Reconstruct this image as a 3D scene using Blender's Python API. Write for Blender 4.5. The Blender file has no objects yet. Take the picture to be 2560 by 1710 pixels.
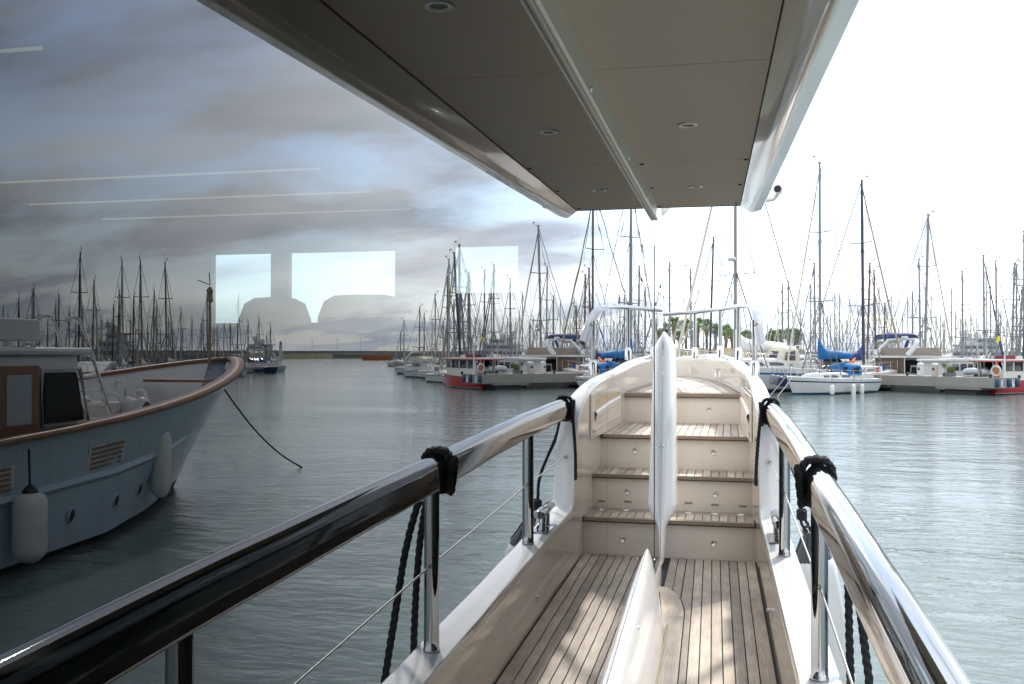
import bpy, math, random
import numpy as np
from mathutils import Vector, Matrix

random.seed(7)
SC = bpy.context.scene
COL = SC.collection

# ------------------------------------------------------------------ camera
# World: x to starboard, y along the yacht towards its bow, z up, water at z = 0.
H = 2.55                       # eye height above the water
FPX, CX, CY = 2390.0, 1280.0, 855.0
RM = np.array([[9.75117516e-01, -7.88427225e-04, -2.21687184e-01],
               [2.21682936e-01, 1.06073729e-02, 9.75061105e-01],
               [1.58275391e-03, -9.99943429e-01, 1.05182160e-02]])
XG = -0.385                    # the plane of the saloon side windows
cam_d = bpy.data.cameras.new('camera')
cam = bpy.data.objects.new('camera', cam_d)
COL.objects.link(cam)
M4 = Matrix.Identity(4)
for i in range(3):
    M4[i][0] = RM[i, 0]; M4[i][1] = -RM[i, 1]; M4[i][2] = -RM[i, 2]
M4[2][3] = H
cam.matrix_world = M4
cam_d.sensor_width = 36.0
cam_d.lens = FPX / 2560.0 * 36.0
cam_d.clip_start = 0.05
cam_d.clip_end = 6000.0
SC.camera = cam

# ------------------------------------------------------------------ sky, sun, exposure
SUN_EL, SUN_AZ = math.radians(42.0), math.radians(27.0)     # azimuth from +y towards +x
world = bpy.data.worlds.new('World'); SC.world = world
world.use_nodes = True
wn, wl = world.node_tree.nodes, world.node_tree.links
wn.clear()
def WN(t, **k):
    n = wn.new(t)
    for a, b in k.items(): setattr(n, a, b)
    return n
w_out = WN('ShaderNodeOutputWorld'); w_bg = WN('ShaderNodeBackground'); w_bg.inputs['Strength'].default_value = 0.15
sky = WN('ShaderNodeTexSky', sky_type='NISHITA', sun_disc=False)
sky.sun_elevation = SUN_EL; sky.sun_rotation = SUN_AZ; sky.air_density = 1.0; sky.dust_density = 0.25; sky.ozone_density = 1.5
tc = WN('ShaderNodeTexCoord')
sep = WN('ShaderNodeSeparateXYZ'); wl.new(tc.outputs['Generated'], sep.inputs[0])
# project the view direction on a cloud deck: p = d.xy / (d.z + k)
zc = WN('ShaderNodeMath', operation='MAXIMUM'); wl.new(sep.outputs[2], zc.inputs[0]); zc.inputs[1].default_value = 0.0
za = WN('ShaderNodeMath', operation='ADD'); wl.new(zc.outputs[0], za.inputs[0]); za.inputs[1].default_value = 0.30
dx = WN('ShaderNodeMath', operation='DIVIDE'); wl.new(sep.outputs[0], dx.inputs[0]); wl.new(za.outputs[0], dx.inputs[1])
dy = WN('ShaderNodeMath', operation='DIVIDE'); wl.new(sep.outputs[1], dy.inputs[0]); wl.new(za.outputs[0], dy.inputs[1])
cmb = WN('ShaderNodeCombineXYZ'); wl.new(dx.outputs[0], cmb.inputs[0]); wl.new(dy.outputs[0], cmb.inputs[1])
mp = WN('ShaderNodeMapping'); wl.new(cmb.outputs[0], mp.inputs[0])
mp.inputs['Rotation'].default_value = (0, 0, math.radians(28)); mp.inputs['Scale'].default_value = (0.75, 1.35, 1); mp.inputs['Location'].default_value = (0.6, 0.35, 0.0)
n1 = WN('ShaderNodeTexNoise'); wl.new(mp.outputs[0], n1.inputs['Vector'])
n1.inputs['Scale'].default_value = 1.5; n1.inputs['Detail'].default_value = 9; n1.inputs['Roughness'].default_value = 0.56; n1.inputs['Distortion'].default_value = 0.15
n2 = WN('ShaderNodeTexNoise'); wl.new(mp.outputs[0], n2.inputs['Vector'])
n2.inputs['Scale'].default_value = 1.05; n2.inputs['Detail'].default_value = 6; n2.inputs['Roughness'].default_value = 0.47; n2.inputs['Distortion'].default_value = 0.2
cr = WN('ShaderNodeValToRGB'); wl.new(n1.outputs['Fac'], cr.inputs[0])      # cover: 0 = open sky
cr.color_ramp.elements[0].position = 0.33; cr.color_ramp.elements[0].color = (0, 0, 0, 1)
cr.color_ramp.elements[1].position = 0.53; cr.color_ramp.elements[1].color = (1, 1, 1, 1)
cc = WN('ShaderNodeValToRGB'); wl.new(n2.outputs['Fac'], cc.inputs[0])      # thick / thin cloud
cc.color_ramp.elements[0].position = 0.38; cc.color_ramp.elements[0].color = (2.0, 2.35, 2.85, 1)
cc.color_ramp.elements[1].position = 0.63; cc.color_ramp.elements[1].color = (5.7, 5.85, 6.0, 1)
# veil: thin high cloud everywhere, so the gaps are hazy blue rather than deep blue
veil = WN('ShaderNodeMix', data_type='RGBA'); veil.inputs[0].default_value = 0.12
wl.new(sky.outputs[0], veil.inputs[6]); veil.inputs[7].default_value = (4.5, 5.0, 5.7, 1)
hz = WN('ShaderNodeMapRange'); wl.new(zc.outputs[0], hz.inputs[0]); hz.inputs[1].default_value = 0.02; hz.inputs[2].default_value = 0.34; hz.inputs[3].default_value = 0.85; hz.inputs[4].default_value = 0.0
cv = WN('ShaderNodeMath', operation='MAXIMUM'); wl.new(cr.outputs[0], cv.inputs[0]); wl.new(hz.outputs[0], cv.inputs[1])
mx = WN('ShaderNodeMix', data_type='RGBA')
wl.new(cv.outputs[0], mx.inputs[0]); wl.new(veil.outputs[2], mx.inputs[6]); wl.new(cc.outputs[0], mx.inputs[7])
wl.new(mx.outputs[2], w_bg.inputs['Color']); wl.new(w_bg.outputs[0], w_out.inputs['Surface'])

sun_d = bpy.data.lights.new('sun', 'SUN'); sun_d.energy = 1.9; sun_d.angle = math.radians(5.0); sun_d.color = (1.0, 0.95, 0.87)
sun = bpy.data.objects.new('sun', sun_d); COL.objects.link(sun)
sdir = Vector((math.sin(SUN_AZ) * math.cos(SUN_EL), math.cos(SUN_AZ) * math.cos(SUN_EL), math.sin(SUN_EL)))
sun.rotation_euler = sdir.to_track_quat('Z', 'Y').to_euler()
sun.location = sdir * 60

SC.view_settings.view_transform = 'Standard'; SC.view_settings.look = 'None'
SC.view_settings.exposure = 1.45; SC.view_settings.gamma = 1.0; SC.view_settings.use_curve_mapping = False
SC.render.engine = 'CYCLES'
SC.cycles.max_bounces = 8; SC.cycles.glossy_bounces = 6; SC.cycles.transparent_max_bounces = 24
SC.cycles.diffuse_bounces = 3
SC.cycles.caustics_reflective = False; SC.cycles.caustics_refractive = False
SC.cycles.use_denoising = True

# ------------------------------------------------------------------ survey helpers: sight lines of the photograph
def ray(u, v):
    return Vector(RM @ np.array([(u - CX) / FPX, (v - CY) / FPX, 1.0]))
EYE = Vector((0, 0, H))
def at(u, v, d): return EYE + ray(u, v) * d
def at_x(u, v, x): r = ray(u, v); return EYE + r * (x / r.x)
def at_y(u, v, y): r = ray(u, v); return EYE + r * (y / r.y)
def at_z(u, v, z): r = ray(u, v); return EYE + r * ((z - H) / r.z)
def mir(p): return Vector((2 * XG - p.x, p.y, p.z))
def V(*a): return Vector(a)

# ------------------------------------------------------------------ mesh helper
class MB:
    def __init__(s): s.v = []; s.f = []; s.m = []; s.s = []
    def add(s, vs, fs, smooth=False, mat=0):
        o = len(s.v); s.v += [tuple(p) for p in vs]
        for f in fs: s.f.append(tuple(i + o for i in f)); s.m.append(mat); s.s.append(smooth)
        return s
    def box(s, c, d, rot=None, mat=0):
        hx, hy, hz = d[0] / 2, d[1] / 2, d[2] / 2
        ps = [Vector((x * hx, y * hy, z * hz)) for z in (-1, 1) for y in (-1, 1) for x in (-1, 1)]
        if rot is not None: ps = [rot @ p for p in ps]
        c = Vector(c)
        return s.hexa([p + c for p in ps], mat)
    def hexa(s, p, mat=0, smooth=False):      # x fastest, then y, then z
        return s.add(p, [(0, 2, 3, 1), (4, 5, 7, 6), (0, 1, 5, 4), (2, 6, 7, 3), (0, 4, 6, 2), (1, 3, 7, 5)], smooth, mat)
    def prism(s, poly, ext, mat=0):
        n = len(poly); poly = [Vector(p) for p in poly]; ext = Vector(ext)
        vs = poly + [p + ext for p in poly]
        fs = [tuple(range(n))[::-1], tuple(range(n, 2 * n))] + [(i, (i + 1) % n, n + (i + 1) % n, n + i) for i in range(n)]
        return s.add(vs, fs, False, mat)
    def grid(s, rows, smooth=True, mat=0, cu=False, cv=False):
        nr, nc = len(rows), len(rows[0]); vs = [p for r in rows for p in r]; fs = []
        for i in range(nr if cu else nr - 1):
            for j in range(nc if cv else nc - 1):
                a, b = i * nc + j, i * nc + (j + 1) % nc
                c, d = ((i + 1) % nr) * nc + (j + 1) % nc, ((i + 1) % nr) * nc + j
                fs.append((a, b, c, d))
        return s.add(vs, fs, smooth, mat)
    def frames(s, path, closed=False, up=None):
        path = [Vector(p) for p in path]; n = len(path); out = []; pu = None
        for i in range(n):
            if closed: t = path[(i + 1) % n] - path[i - 1]
            else: t = path[min(i + 1, n - 1)] - path[max(i - 1, 0)]
            t = t.normalized() if t.length > 1e-9 else Vector((0, 0, 1))
            if up is not None: a = Vector(up)
            elif pu is not None: a = pu
            else: a = Vector((0, 0, 1)) if abs(t.z) < .9 else Vector((0, 1, 0))
            x = t.cross(a)
            if x.length < 1e-6: x = t.cross(Vector((1, 0.3, 0)))
            x.normalize(); y = x.cross(t).normalized(); pu = y
            out.append((path[i], x, y))
        return out
    def sweep(s, path, sec, closed=False, up=None, caps=True, smooth=True, mat=0, scale=None):
        rows = []
        for k, (p, x, y) in enumerate(s.frames(path, closed, up)):
            q = scale[k] if scale is not None else 1.0
            rows.append([p + x * (a * q) + y * (b * q) for a, b in sec])
        s.grid(rows, smooth, mat, cu=closed, cv=True)
        if caps and not closed:
            s.add(rows[0], [tuple(range(len(sec)))], False, mat); s.add(rows[-1], [tuple(range(len(sec)))[::-1]], False, mat)
        return s
    def tube(s, path, r, n=8, closed=False, caps=True, mat=0, scale=None):
        return s.sweep(path, [(r * math.cos(2 * math.pi * i / n), r * math.sin(2 * math.pi * i / n)) for i in range(n)], closed, None, caps, True, mat, scale)
    def cone(s, a, b, ra, rb, n=8, mat=0):
        return s.tube([a, b], 1.0, n, scale=[ra, rb], mat=mat)
    def lathe(s, prof, c, axis=(0, 0, 1), n=16, mat=0, smooth=True):
        ax = Vector(axis).normalized(); q = Vector((0, 0, 1)).rotation_difference(ax); c = Vector(c)
        rows = [[c + q @ Vector((r * math.cos(2 * math.pi * i / n), r * math.sin(2 * math.pi * i / n), z)) for i in range(n)] for r, z in prof]
        return s.grid(rows, smooth, mat, cv=True)
    def ball(s, c, r, n=12, mat=0):
        rx, ry, rz = (r, r, r) if not hasattr(r, '__len__') else r
        m = max(4, n // 2)
        rows = [[Vector(c) + Vector((rx * math.sin(t) * math.cos(p), ry * math.sin(t) * math.sin(p), rz * math.cos(t)))
                 for p in [2 * math.pi * i / n for i in range(n)]] for t in [math.pi * (k + .001) / (m + .002) for k in range(m + 1)]]
        return s.grid(rows, True, mat, cv=True)
    def mesh(s, name, mats):
        me = bpy.data.meshes.new(name); me.from_pydata(s.v, [], s.f)
        for m in (mats if isinstance(mats, (list, tuple)) else [mats]): me.materials.append(m)
        me.polygons.foreach_set('material_index', s.m); me.polygons.foreach_set('use_smooth', s.s)
        me.update()
        return me
    def build(s, name, mats, parent=None, bevel=0, fix=True, **props):
        me = s.mesh(name, mats)
        if fix:
            import bmesh
            bm = bmesh.new(); bm.from_mesh(me); bmesh.ops.recalc_face_normals(bm, faces=bm.faces[:]); bm.to_mesh(me); bm.free()
        return put(name, me, parent, bevel, **props)
def put(name, me, parent=None, bevel=0, **props):
    o = bpy.data.objects.new(name, me); COL.objects.link(o)
    if parent is not None: o.parent = parent
    if bevel:
        b = o.modifiers.new('bevel', 'BEVEL'); b.width = bevel; b.segments = 2; b.limit_method = 'ANGLE'; b.angle_limit = math.radians(50)
    for k, x in props.items(): o[k] = x
    return o
def thing(name, label, cat, loc=(0, 0, 0), rz=0.0, group=None):
    o = bpy.data.objects.new(name, None); COL.objects.link(o); o.empty_display_size = .2
    o.location = loc; o.rotation_euler = (0, 0, rz); o['label'] = label; o['category'] = cat
    if group: o['group'] = group
    return o
def smoothpath(pts, k=6):
    pts = [Vector(p) for p in pts]; out = []
    P = [pts[0] * 2 - pts[1]] + pts + [pts[-1] * 2 - pts[-2]]
    for i in range(1, len(P) - 2):
        a, b, c, d = P[i - 1], P[i], P[i + 1], P[i + 2]
        for j in range(k):
            t = j / k
            out.append(.5 * (2 * b + (c - a) * t + (2 * a - 5 * b + 4 * c - d) * t * t + (3 * b - a - 3 * c + d) * t ** 3))
    out.append(pts[-1])
    return out
def interp(tab, x):
    if x <= tab[0][0]: return tab[0][1]
    for (a, b), (c, d) in zip(tab, tab[1:]):
        if x <= c: return b + (d - b) * (x - a) / (c - a)
    return tab[-1][1]
def twisted(mb, path, r, pitch=None, n=6, mat=0):
    """three-strand laid rope along a path"""
    pitch = pitch or r * 7
    path = [Vector(p) for p in path]
    L = [0.0]
    for a, b in zip(path, path[1:]): L.append(L[-1] + (b - a).length)
    step = r * 1.1; m = max(3, int(L[-1] / step)); pts = []; j = 0
    for i in range(m + 1):
        d = L[-1] * i / m
        while j < len(L) - 2 and L[j + 1] < d: j += 1
        t = (d - L[j]) / max(1e-9, L[j + 1] - L[j]); pts.append(path[j].lerp(path[j + 1], min(1, t)))
    fr = mb.frames(pts)
    for k in range(3):
        q = []
        for i, (p, x, y) in enumerate(fr):
            a = 2 * math.pi * (L[-1] * i / m / pitch + k / 3)
            q.append(p + (x * math.cos(a) + y * math.sin(a)) * r * .5)
        mb.tube(q, r * .58, n, mat=mat)

# ------------------------------------------------------------------ materials
def newmat(name):
    m = bpy.data.materials.new(name); m.use_nodes = True
    return m, m.node_tree.nodes, m.node_tree.links, m.node_tree.nodes['Principled BSDF']
def pbr(name, col, rough=.5, metal=0.0, var=.12, vscale=3.0, bump=0.0, bscale=60.0, coat=0.0, dirt=None, stretch=(1, 1, 1), spec=.5, trans=0.0, emit=None, wear=0.0, damt=.8):
    m, N, L, b = newmat(name)
    t = N.new('ShaderNodeTexCoord'); mpn = N.new('ShaderNodeMapping'); mpn.inputs['Scale'].default_value = stretch
    L.new(t.outputs['Object'], mpn.inputs[0])
    nz = N.new('ShaderNodeTexNoise'); nz.inputs['Scale'].default_value = vscale; nz.inputs['Detail'].default_value = 6
    L.new(mpn.outputs[0], nz.inputs['Vector'])
    mix = N.new('ShaderNodeMix'); mix.data_type = 'RGBA'
    L.new(nz.outputs['Fac'], mix.inputs[0])
    mix.inputs[6].default_value = [max(0, c * (1 - var)) for c in col] + [1]
    mix.inputs[7].default_value = [min(.95, c * (1 + var)) for c in col] + [1]
    last = mix.outputs[2]
    if dirt:
        nd = N.new('ShaderNodeTexNoise'); nd.inputs['Scale'].default_value = vscale * 2.7; nd.inputs['Detail'].default_value = 8; nd.inputs['Roughness'].default_value = .7
        L.new(mpn.outputs[0], nd.inputs['Vector'])
        rp = N.new('ShaderNodeValToRGB'); rp.color_ramp.elements[0].position = .52; rp.color_ramp.elements[1].position = .75
        rp.color_ramp.elements[0].color = (0, 0, 0, 1); rp.color_ramp.elements[1].color = (damt, damt, damt, 1)
        L.new(nd.outputs['Fac'], rp.inputs[0])
        m2 = N.new('ShaderNodeMix'); m2.data_type = 'RGBA'; L.new(rp.outputs[0], m2.inputs[0]); L.new(last, m2.inputs[6]); m2.inputs[7].default_value = (*dirt, 1)
        last = m2.outputs[2]
    L.new(last, b.inputs['Base Color'])
    b.inputs['Roughness'].default_value = rough; b.inputs['Metallic'].default_value = metal
    if wear:
        rr = N.new('ShaderNodeMapRange'); L.new(nz.outputs['Fac'], rr.inputs[0]); rr.inputs[3].default_value = max(.02, rough - wear); rr.inputs[4].default_value = rough + wear
        L.new(rr.outputs[0], b.inputs['Roughness'])
    b.inputs['Specular IOR Level'].default_value = spec
    if coat: b.inputs['Coat Weight'].default_value = coat; b.inputs['Coat Roughness'].default_value = .04
    if bump:
        nb = N.new('ShaderNodeTexNoise'); nb.inputs['Scale'].default_value = bscale; nb.inputs['Detail'].default_value = 4
        L.new(mpn.outputs[0], nb.inputs['Vector'])
        bp = N.new('ShaderNodeBump'); bp.inputs['Strength'].default_value = bump; bp.inputs['Distance'].default_value = .01
        L.new(nb.outputs['Fac'], bp.inputs['Height']); L.new(bp.outputs[0], b.inputs['Normal'])
    if emit: b.inputs['Emission Color'].default_value = (*emit[0], 1); b.inputs['Emission Strength'].default_value = emit[1]
    return m
def wood(name, ca, cb, rough=.6, axis=1, random_amt=.25, scale=1.0):
    m, N, L, b = newmat(name)
    t = N.new('ShaderNodeTexCoord'); oi = N.new('ShaderNodeObjectInfo')
    ad = N.new('ShaderNodeVectorMath'); ad.operation = 'ADD'; L.new(t.outputs['Object'], ad.inputs[0])
    cmbn = N.new('ShaderNodeCombineXYZ'); mu = N.new('ShaderNodeMath'); mu.operation = 'MULTIPLY'; mu.inputs[1].default_value = 37.0
    L.new(oi.outputs['Random'], mu.inputs[0]); L.new(mu.outputs[0], cmbn.inputs[0]); L.new(mu.outputs[0], cmbn.inputs[1]); L.new(cmbn.outputs[0], ad.inputs[1])
    mpn = N.new('ShaderNodeMapping'); sc = [160 * scale, 160 * scale, 160 * scale]; sc[axis] = 4.0 * scale; mpn.inputs['Scale'].default_value = sc
    L.new(ad.outputs[0], mpn.inputs[0])
    g = N.new('ShaderNodeTexNoise'); g.inputs['Scale'].default_value = 1.0; g.inputs['Detail'].default_value = 8; g.inputs['Roughness'].default_value = .65; L.new(mpn.outputs[0], g.inputs['Vector'])
    bl = N.new('ShaderNodeTexNoise'); bl.inputs['Scale'].default_value = 5.0 * scale; bl.inputs['Detail'].default_value = 5; L.new(ad.outputs[0], bl.inputs['Vector'])
    rp = N.new('ShaderNodeValToRGB'); rp.color_ramp.elements[0].position = .3; rp.color_ramp.elements[1].position = .72
    rp.color_ramp.elements[0].color = (*ca, 1); rp.color_ramp.elements[1].color = (*cb, 1); L.new(g.outputs['Fac'], rp.inputs[0])
    hv = N.new('ShaderNodeHueSaturation'); L.new(rp.outputs[0], hv.inputs['Color'])
    r2 = N.new('ShaderNodeMapRange'); L.new(oi.outputs['Random'], r2.inputs[0]); r2.inputs[3].default_value = 1 - random_amt; r2.inputs[4].default_value = 1 + random_amt * .6
    r3 = N.new('ShaderNodeMapRange'); L.new(bl.outputs['Fac'], r3.inputs[0]); r3.inputs[1].default_value = .3; r3.inputs[2].default_value = .7; r3.inputs[3].default_value = .78; r3.inputs[4].default_value = 1.14
    mm = N.new('ShaderNodeMath'); mm.operation = 'MULTIPLY'; L.new(r2.outputs[0], mm.inputs[0]); L.new(r3.outputs[0], mm.inputs[1]); L.new(mm.outputs[0], hv.inputs['Value'])
    L.new(hv.outputs[0], b.inputs['Base Color']); b.inputs['Roughness'].default_value = rough
    bp = N.new('ShaderNodeBump'); bp.inputs['Strength'].default_value = .25; bp.inputs['Distance'].default_value = .002; L.new(g.outputs['Fac'], bp.inputs['Height']); L.new(bp.outputs[0], b.inputs['Normal'])
    return m

TEAK = wood('teak', (.49, .40, .32), (.76, .655, .545), .62, 1, .27)
TEAKX = wood('teak_across', (.44, .355, .28), (.67, .575, .475), .62, 0, .3)
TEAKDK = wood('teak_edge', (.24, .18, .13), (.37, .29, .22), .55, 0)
CAULK = pbr('caulking', (.014, .013, .013), .7)
CREAM = pbr('cream_gelcoat', (.86, .785, .69), .22, var=.05, coat=.35, vscale=1.6, dirt=(.55, .48, .40), damt=.35)
CREAMG = pbr('cream_gloss_gelcoat', (.81, .735, .635), .10, var=.03, coat=.8)
WHITE = pbr('white_gelcoat', (.84, .83, .81), .16, var=.03, coat=.5, bump=.015, bscale=9, vscale=2.0, dirt=(.60, .57, .52), damt=.3)
SOFFIT = pbr('soffit_vinyl', (.51, .425, .355), .75, var=.05, bump=.25, bscale=420)
STEEL = pbr('polished_steel', (.40, .397, .395), .05, 1.0, var=.04, bump=.004, bscale=14)
CHROME = pbr('chrome', (.7, .69, .67), .09, 1.0, var=.05)
SATIN = pbr('satin_aluminium', (.62, .62, .6), .3, 1.0, var=.08)
BLACK = pbr('black_rubber', (.015, .015, .016), .45, var=.2)
ROPE = pbr('black_rope', (.014, .014, .016), .8, var=.3, vscale=30, bump=.4, bscale=300)
FENDBL = pbr('charcoal_plastic', (.05, .052, .06), .45, var=.15)
FENDWH = pbr('off_white_vinyl', (.66, .65, .62), .5, var=.06, dirt=(.5, .48, .42))
DARKIN = pbr('dark_interior', (.035, .032, .03), .6)
SEATM = pbr('dark_upholstery', (.06, .055, .05), .6)
HULLW = pbr('white_hull_paint', (.78, .78, .77), .2, var=.03, coat=.4)
def glassmat():
    m, N, L, b = newmat('tinted_glass'); N.remove(b)
    out = N['Material Output']
    fr = N.new('ShaderNodeFresnel'); fr.inputs['IOR'].default_value = 1.46
    # both faces of the pane reflect: R = 2F / (1 + F)
    a = N.new('ShaderNodeMath'); a.operation = 'MULTIPLY'; a.inputs[1].default_value = 2.0; L.new(fr.outputs[0], a.inputs[0])
    c = N.new('ShaderNodeMath'); c.operation = 'ADD'; c.inputs[1].default_value = 1.0; L.new(fr.outputs[0], c.inputs[0])
    d = N.new('ShaderNodeMath'); d.operation = 'DIVIDE'; L.new(a.outputs[0], d.inputs[0]); L.new(c.outputs[0], d.inputs[1])
    gl = N.new('ShaderNodeBsdfGlossy'); gl.inputs['Roughness'].default_value = 0.0; gl.inputs['Color'].default_value = (.98, .985, 1, 1)
    tr = N.new('ShaderNodeBsdfTransparent'); tr.inputs['Color'].default_value = (.24, .30, .31, 1)
    ms = N.new('ShaderNodeMixShader'); L.new(d.outputs[0], ms.inputs[0]); L.new(tr.outputs[0], ms.inputs[1]); L.new(gl.outputs[0], ms.inputs[2])
    t = N.new('ShaderNodeTexCoord'); mpn = N.new('ShaderNodeMapping'); mpn.inputs['Scale'].default_value = (1, 1.6, .5); L.new(t.outputs['Object'], mpn.inputs[0])
    nz = N.new('ShaderNodeTexNoise'); nz.inputs['Scale'].default_value = 2.2; nz.inputs['Detail'].default_value = 1.5; L.new(mpn.outputs[0], nz.inputs['Vector'])
    bp = N.new('ShaderNodeBump'); bp.inputs['Strength'].default_value = .10; bp.inputs['Distance'].default_value = .0016; L.new(nz.outputs['Fac'], bp.inputs['Height']); L.new(bp.outputs[0], gl.inputs['Normal'])
    L.new(ms.outputs[0], out.inputs['Surface'])
    return m
GLASS = glassmat()
def clearmat():
    m, N, L, b = newmat('pane_inner_face'); N.remove(b)
    tr = N.new('ShaderNodeBsdfTransparent'); tr.inputs['Color'].default_value = (.98, .99, .99, 1)
    L.new(tr.outputs[0], N['Material Output'].inputs['Surface']); return m
CLEAR = clearmat()
def boatglass():
    m, N, L, b = newmat('dark_window'); b.inputs['Base Color'].default_value = (.02, .022, .025, 1); b.inputs['Roughness'].default_value = .05
    b.inputs['Coat Weight'].default_value = .5
    t = N.new('ShaderNodeTexCoord'); nz = N.new('ShaderNodeTexNoise'); nz.inputs['Scale'].default_value = 1.5; L.new(t.outputs['Object'], nz.inputs['Vector'])
    mix = N.new('ShaderNodeMix'); mix.data_type = 'RGBA'; L.new(nz.outputs['Fac'], mix.inputs[0]); mix.inputs[6].default_value = (.012, .014, .018, 1); mix.inputs[7].default_value = (.045, .045, .05, 1)
    L.new(mix.outputs[2], b.inputs['Base Color']); return m
WINDOW = boatglass()

# ------------------------------------------------------------------ water
def watermat():
    m, N, L, b = newmat('harbour_water')
    b.inputs['IOR'].default_value = 1.333; b.inputs['Roughness'].default_value = .045
    t = N.new('ShaderNodeTexCoord')
    def lay(scale, sx, sy, rot, det, rough, w=0.0):
        mpn = N.new('ShaderNodeMapping'); mpn.inputs['Scale'].default_value = (sx, sy, 1); mpn.inputs['Rotation'].default_value = (0, 0, math.radians(rot)); mpn.inputs['Location'].default_value = (scale * 3.1, rot * .7, 0)
        L.new(t.outputs['Object'], mpn.inputs[0])
        n = N.new('ShaderNodeTexNoise'); n.inputs['Scale'].default_value = scale; n.inputs['Detail'].default_value = det; n.inputs['Roughness'].default_value = rough; n.inputs['Distortion'].default_value = w
        L.new(mpn.outputs[0], n.inputs['Vector']); return n
    a = lay(.55, 1, 1.9, 14, 3, .5, .3); c = lay(2.1, 1, 2.3, -9, 4, .55, .5); e = lay(7.5, 1, 2.0, 8, 3, .55, .3)
    s1 = N.new('ShaderNodeMath'); s1.operation = 'MULTIPLY_ADD'; L.new(a.outputs['Fac'], s1.inputs[0]); s1.inputs[1].default_value = .30
    s2 = N.new('ShaderNodeMath'); s2.operation = 'MULTIPLY'; L.new(c.outputs['Fac'], s2.inputs[0]); s2.inputs[1].default_value = .115
    s3 = N.new('ShaderNodeMath'); s3.operation = 'MULTIPLY'; L.new(e.outputs['Fac'], s3.inputs[0]); s3.inputs[1].default_value = .010
    s4 = N.new('ShaderNodeMath'); s4.operation = 'ADD'; L.new(s2.outputs[0], s4.inputs[0]); L.new(s3.outputs[0], s4.inputs[1])
    L.new(s4.outputs[0], s1.inputs[2])
    bp = N.new('ShaderNodeBump'); bp.inputs['Strength'].default_value = .40; bp.inputs['Distance'].default_value = 1.0
    pt = lay(.045, 1, 2.2, 20, 3, .55, .4); pm = N.new('ShaderNodeMapRange'); L.new(pt.outputs['Fac'], pm.inputs[0]); pm.inputs[1].default_value = .36; pm.inputs[2].default_value = .62; pm.inputs[3].default_value = .10; pm.inputs[4].default_value = .25; L.new(pm.outputs[0], bp.inputs['Strength'])
    L.new(s1.outputs[0], bp.inputs['Height']); L.new(bp.outputs[0], b.inputs['Normal'])
    big = lay(.03, 1, 1, 0, 3, .5)
    mix = N.new('ShaderNodeMix'); mix.data_type = 'RGBA'; L.new(big.outputs['Fac'], mix.inputs[0])
    mix.inputs[6].default_value = (.110, .145, .136, 1); mix.inputs[7].default_value = (.140, .178, .166, 1)
    L.new(mix.outputs[2], b.inputs['Base Color'])
    return m
wmb = MB(); R_ = 2800.0
wmb.add([(R_ * math.cos(2 * math.pi * i / 64), R_ * math.sin(2 * math.pi * i / 64), 0) for i in range(64)], [tuple(range(64))])
wmb.build('water', watermat(), kind='structure')

# ================================================================== the yacht under our feet
def Zc(z): return z + H
yacht = thing('motor_yacht', 'white motor yacht with teak side deck, cream steps and long tinted saloon window', 'motor yacht')
def y_deck(Y): return Zc(-1.31 + .045 * (Y - 6.19))
def x_wall(Y): return .290 - .0201 * Y
Y0 = -3.0                                     # aft end of what is built

# ---- topsides: bulwark, rising wing and coaming round the foredeck, one strip of sections
TOP = [(-3.0, .350, -1.42), (-1.5, .320, -1.345), (0, .290, -1.268), (1.7, .256, -1.182), (3.3, .224, -1.10), (4.2, .2055, -1.055), (5.2, .1855, -1.003),
       (5.78, .174, -.972), (5.84, .1725, -.955), (5.90, .172, -.90), (5.96, .169, -.66), (6.03, .166, -.44), (6.10, .163, -.365), (6.2, .158, -.312), (6.3, .148, -.27), (6.45, .139, -.222),
       (6.6, .127, -.185), (6.75, .108, -.150), (6.9, .087, -.122), (7.15, .06, -.094), (7.4, .031, -.069), (7.7, -.008, -.047), (8.0, -.055, -.032), (8.25, -.10, -.022), (8.45, -.15, -.017), (8.62, -.205, -.018),
       (8.79, -.276, -.024), (8.92, -.37, -.035), (9.02, -.48, -.048), (9.2, -.80, -.05), (9.38, -1.3, -.04), (9.5, -2.2, -.03), (9.38, -3.1, -.04), (9.02, -3.92, -.048), (8.45, -4.25, -.017), (7.4, -4.43, -.069), (6.3, -4.55, -.27)]
def grow(Y): return interp([(6.3, 1.0), (6.45, 1.02), (6.6, 1.045), (6.75, 1.10), (6.9, 1.148), (7.4, 1.135), (9.0, 1.118)], Y)
TOP = [(y * grow(y), x * grow(y), z * grow(y)) if i < 30 else (y * (1.118 if y > 7 else 1.0), x, z) for i, (y, x, z) in enumerate(TOP)]
def cap_w(Y): return interp([(-3, .17), (3.3, .148), (5.8, .142), (6.03, .13), (6.3, .105), (6.9, .095), (7.5, .09), (9, .085)], Y)
tp = [Vector((x, y, Zc(z))) for y, x, z in TOP]
nrm = []
for i in range(len(tp)):
    t = (tp[min(i + 1, len(tp) - 1)] - tp[max(i - 1, 0)]); t.z = 0; t.normalize()
    nrm.append(Vector((t.y, -t.x, 0)))
inner, captop, outer = [], [], []
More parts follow.
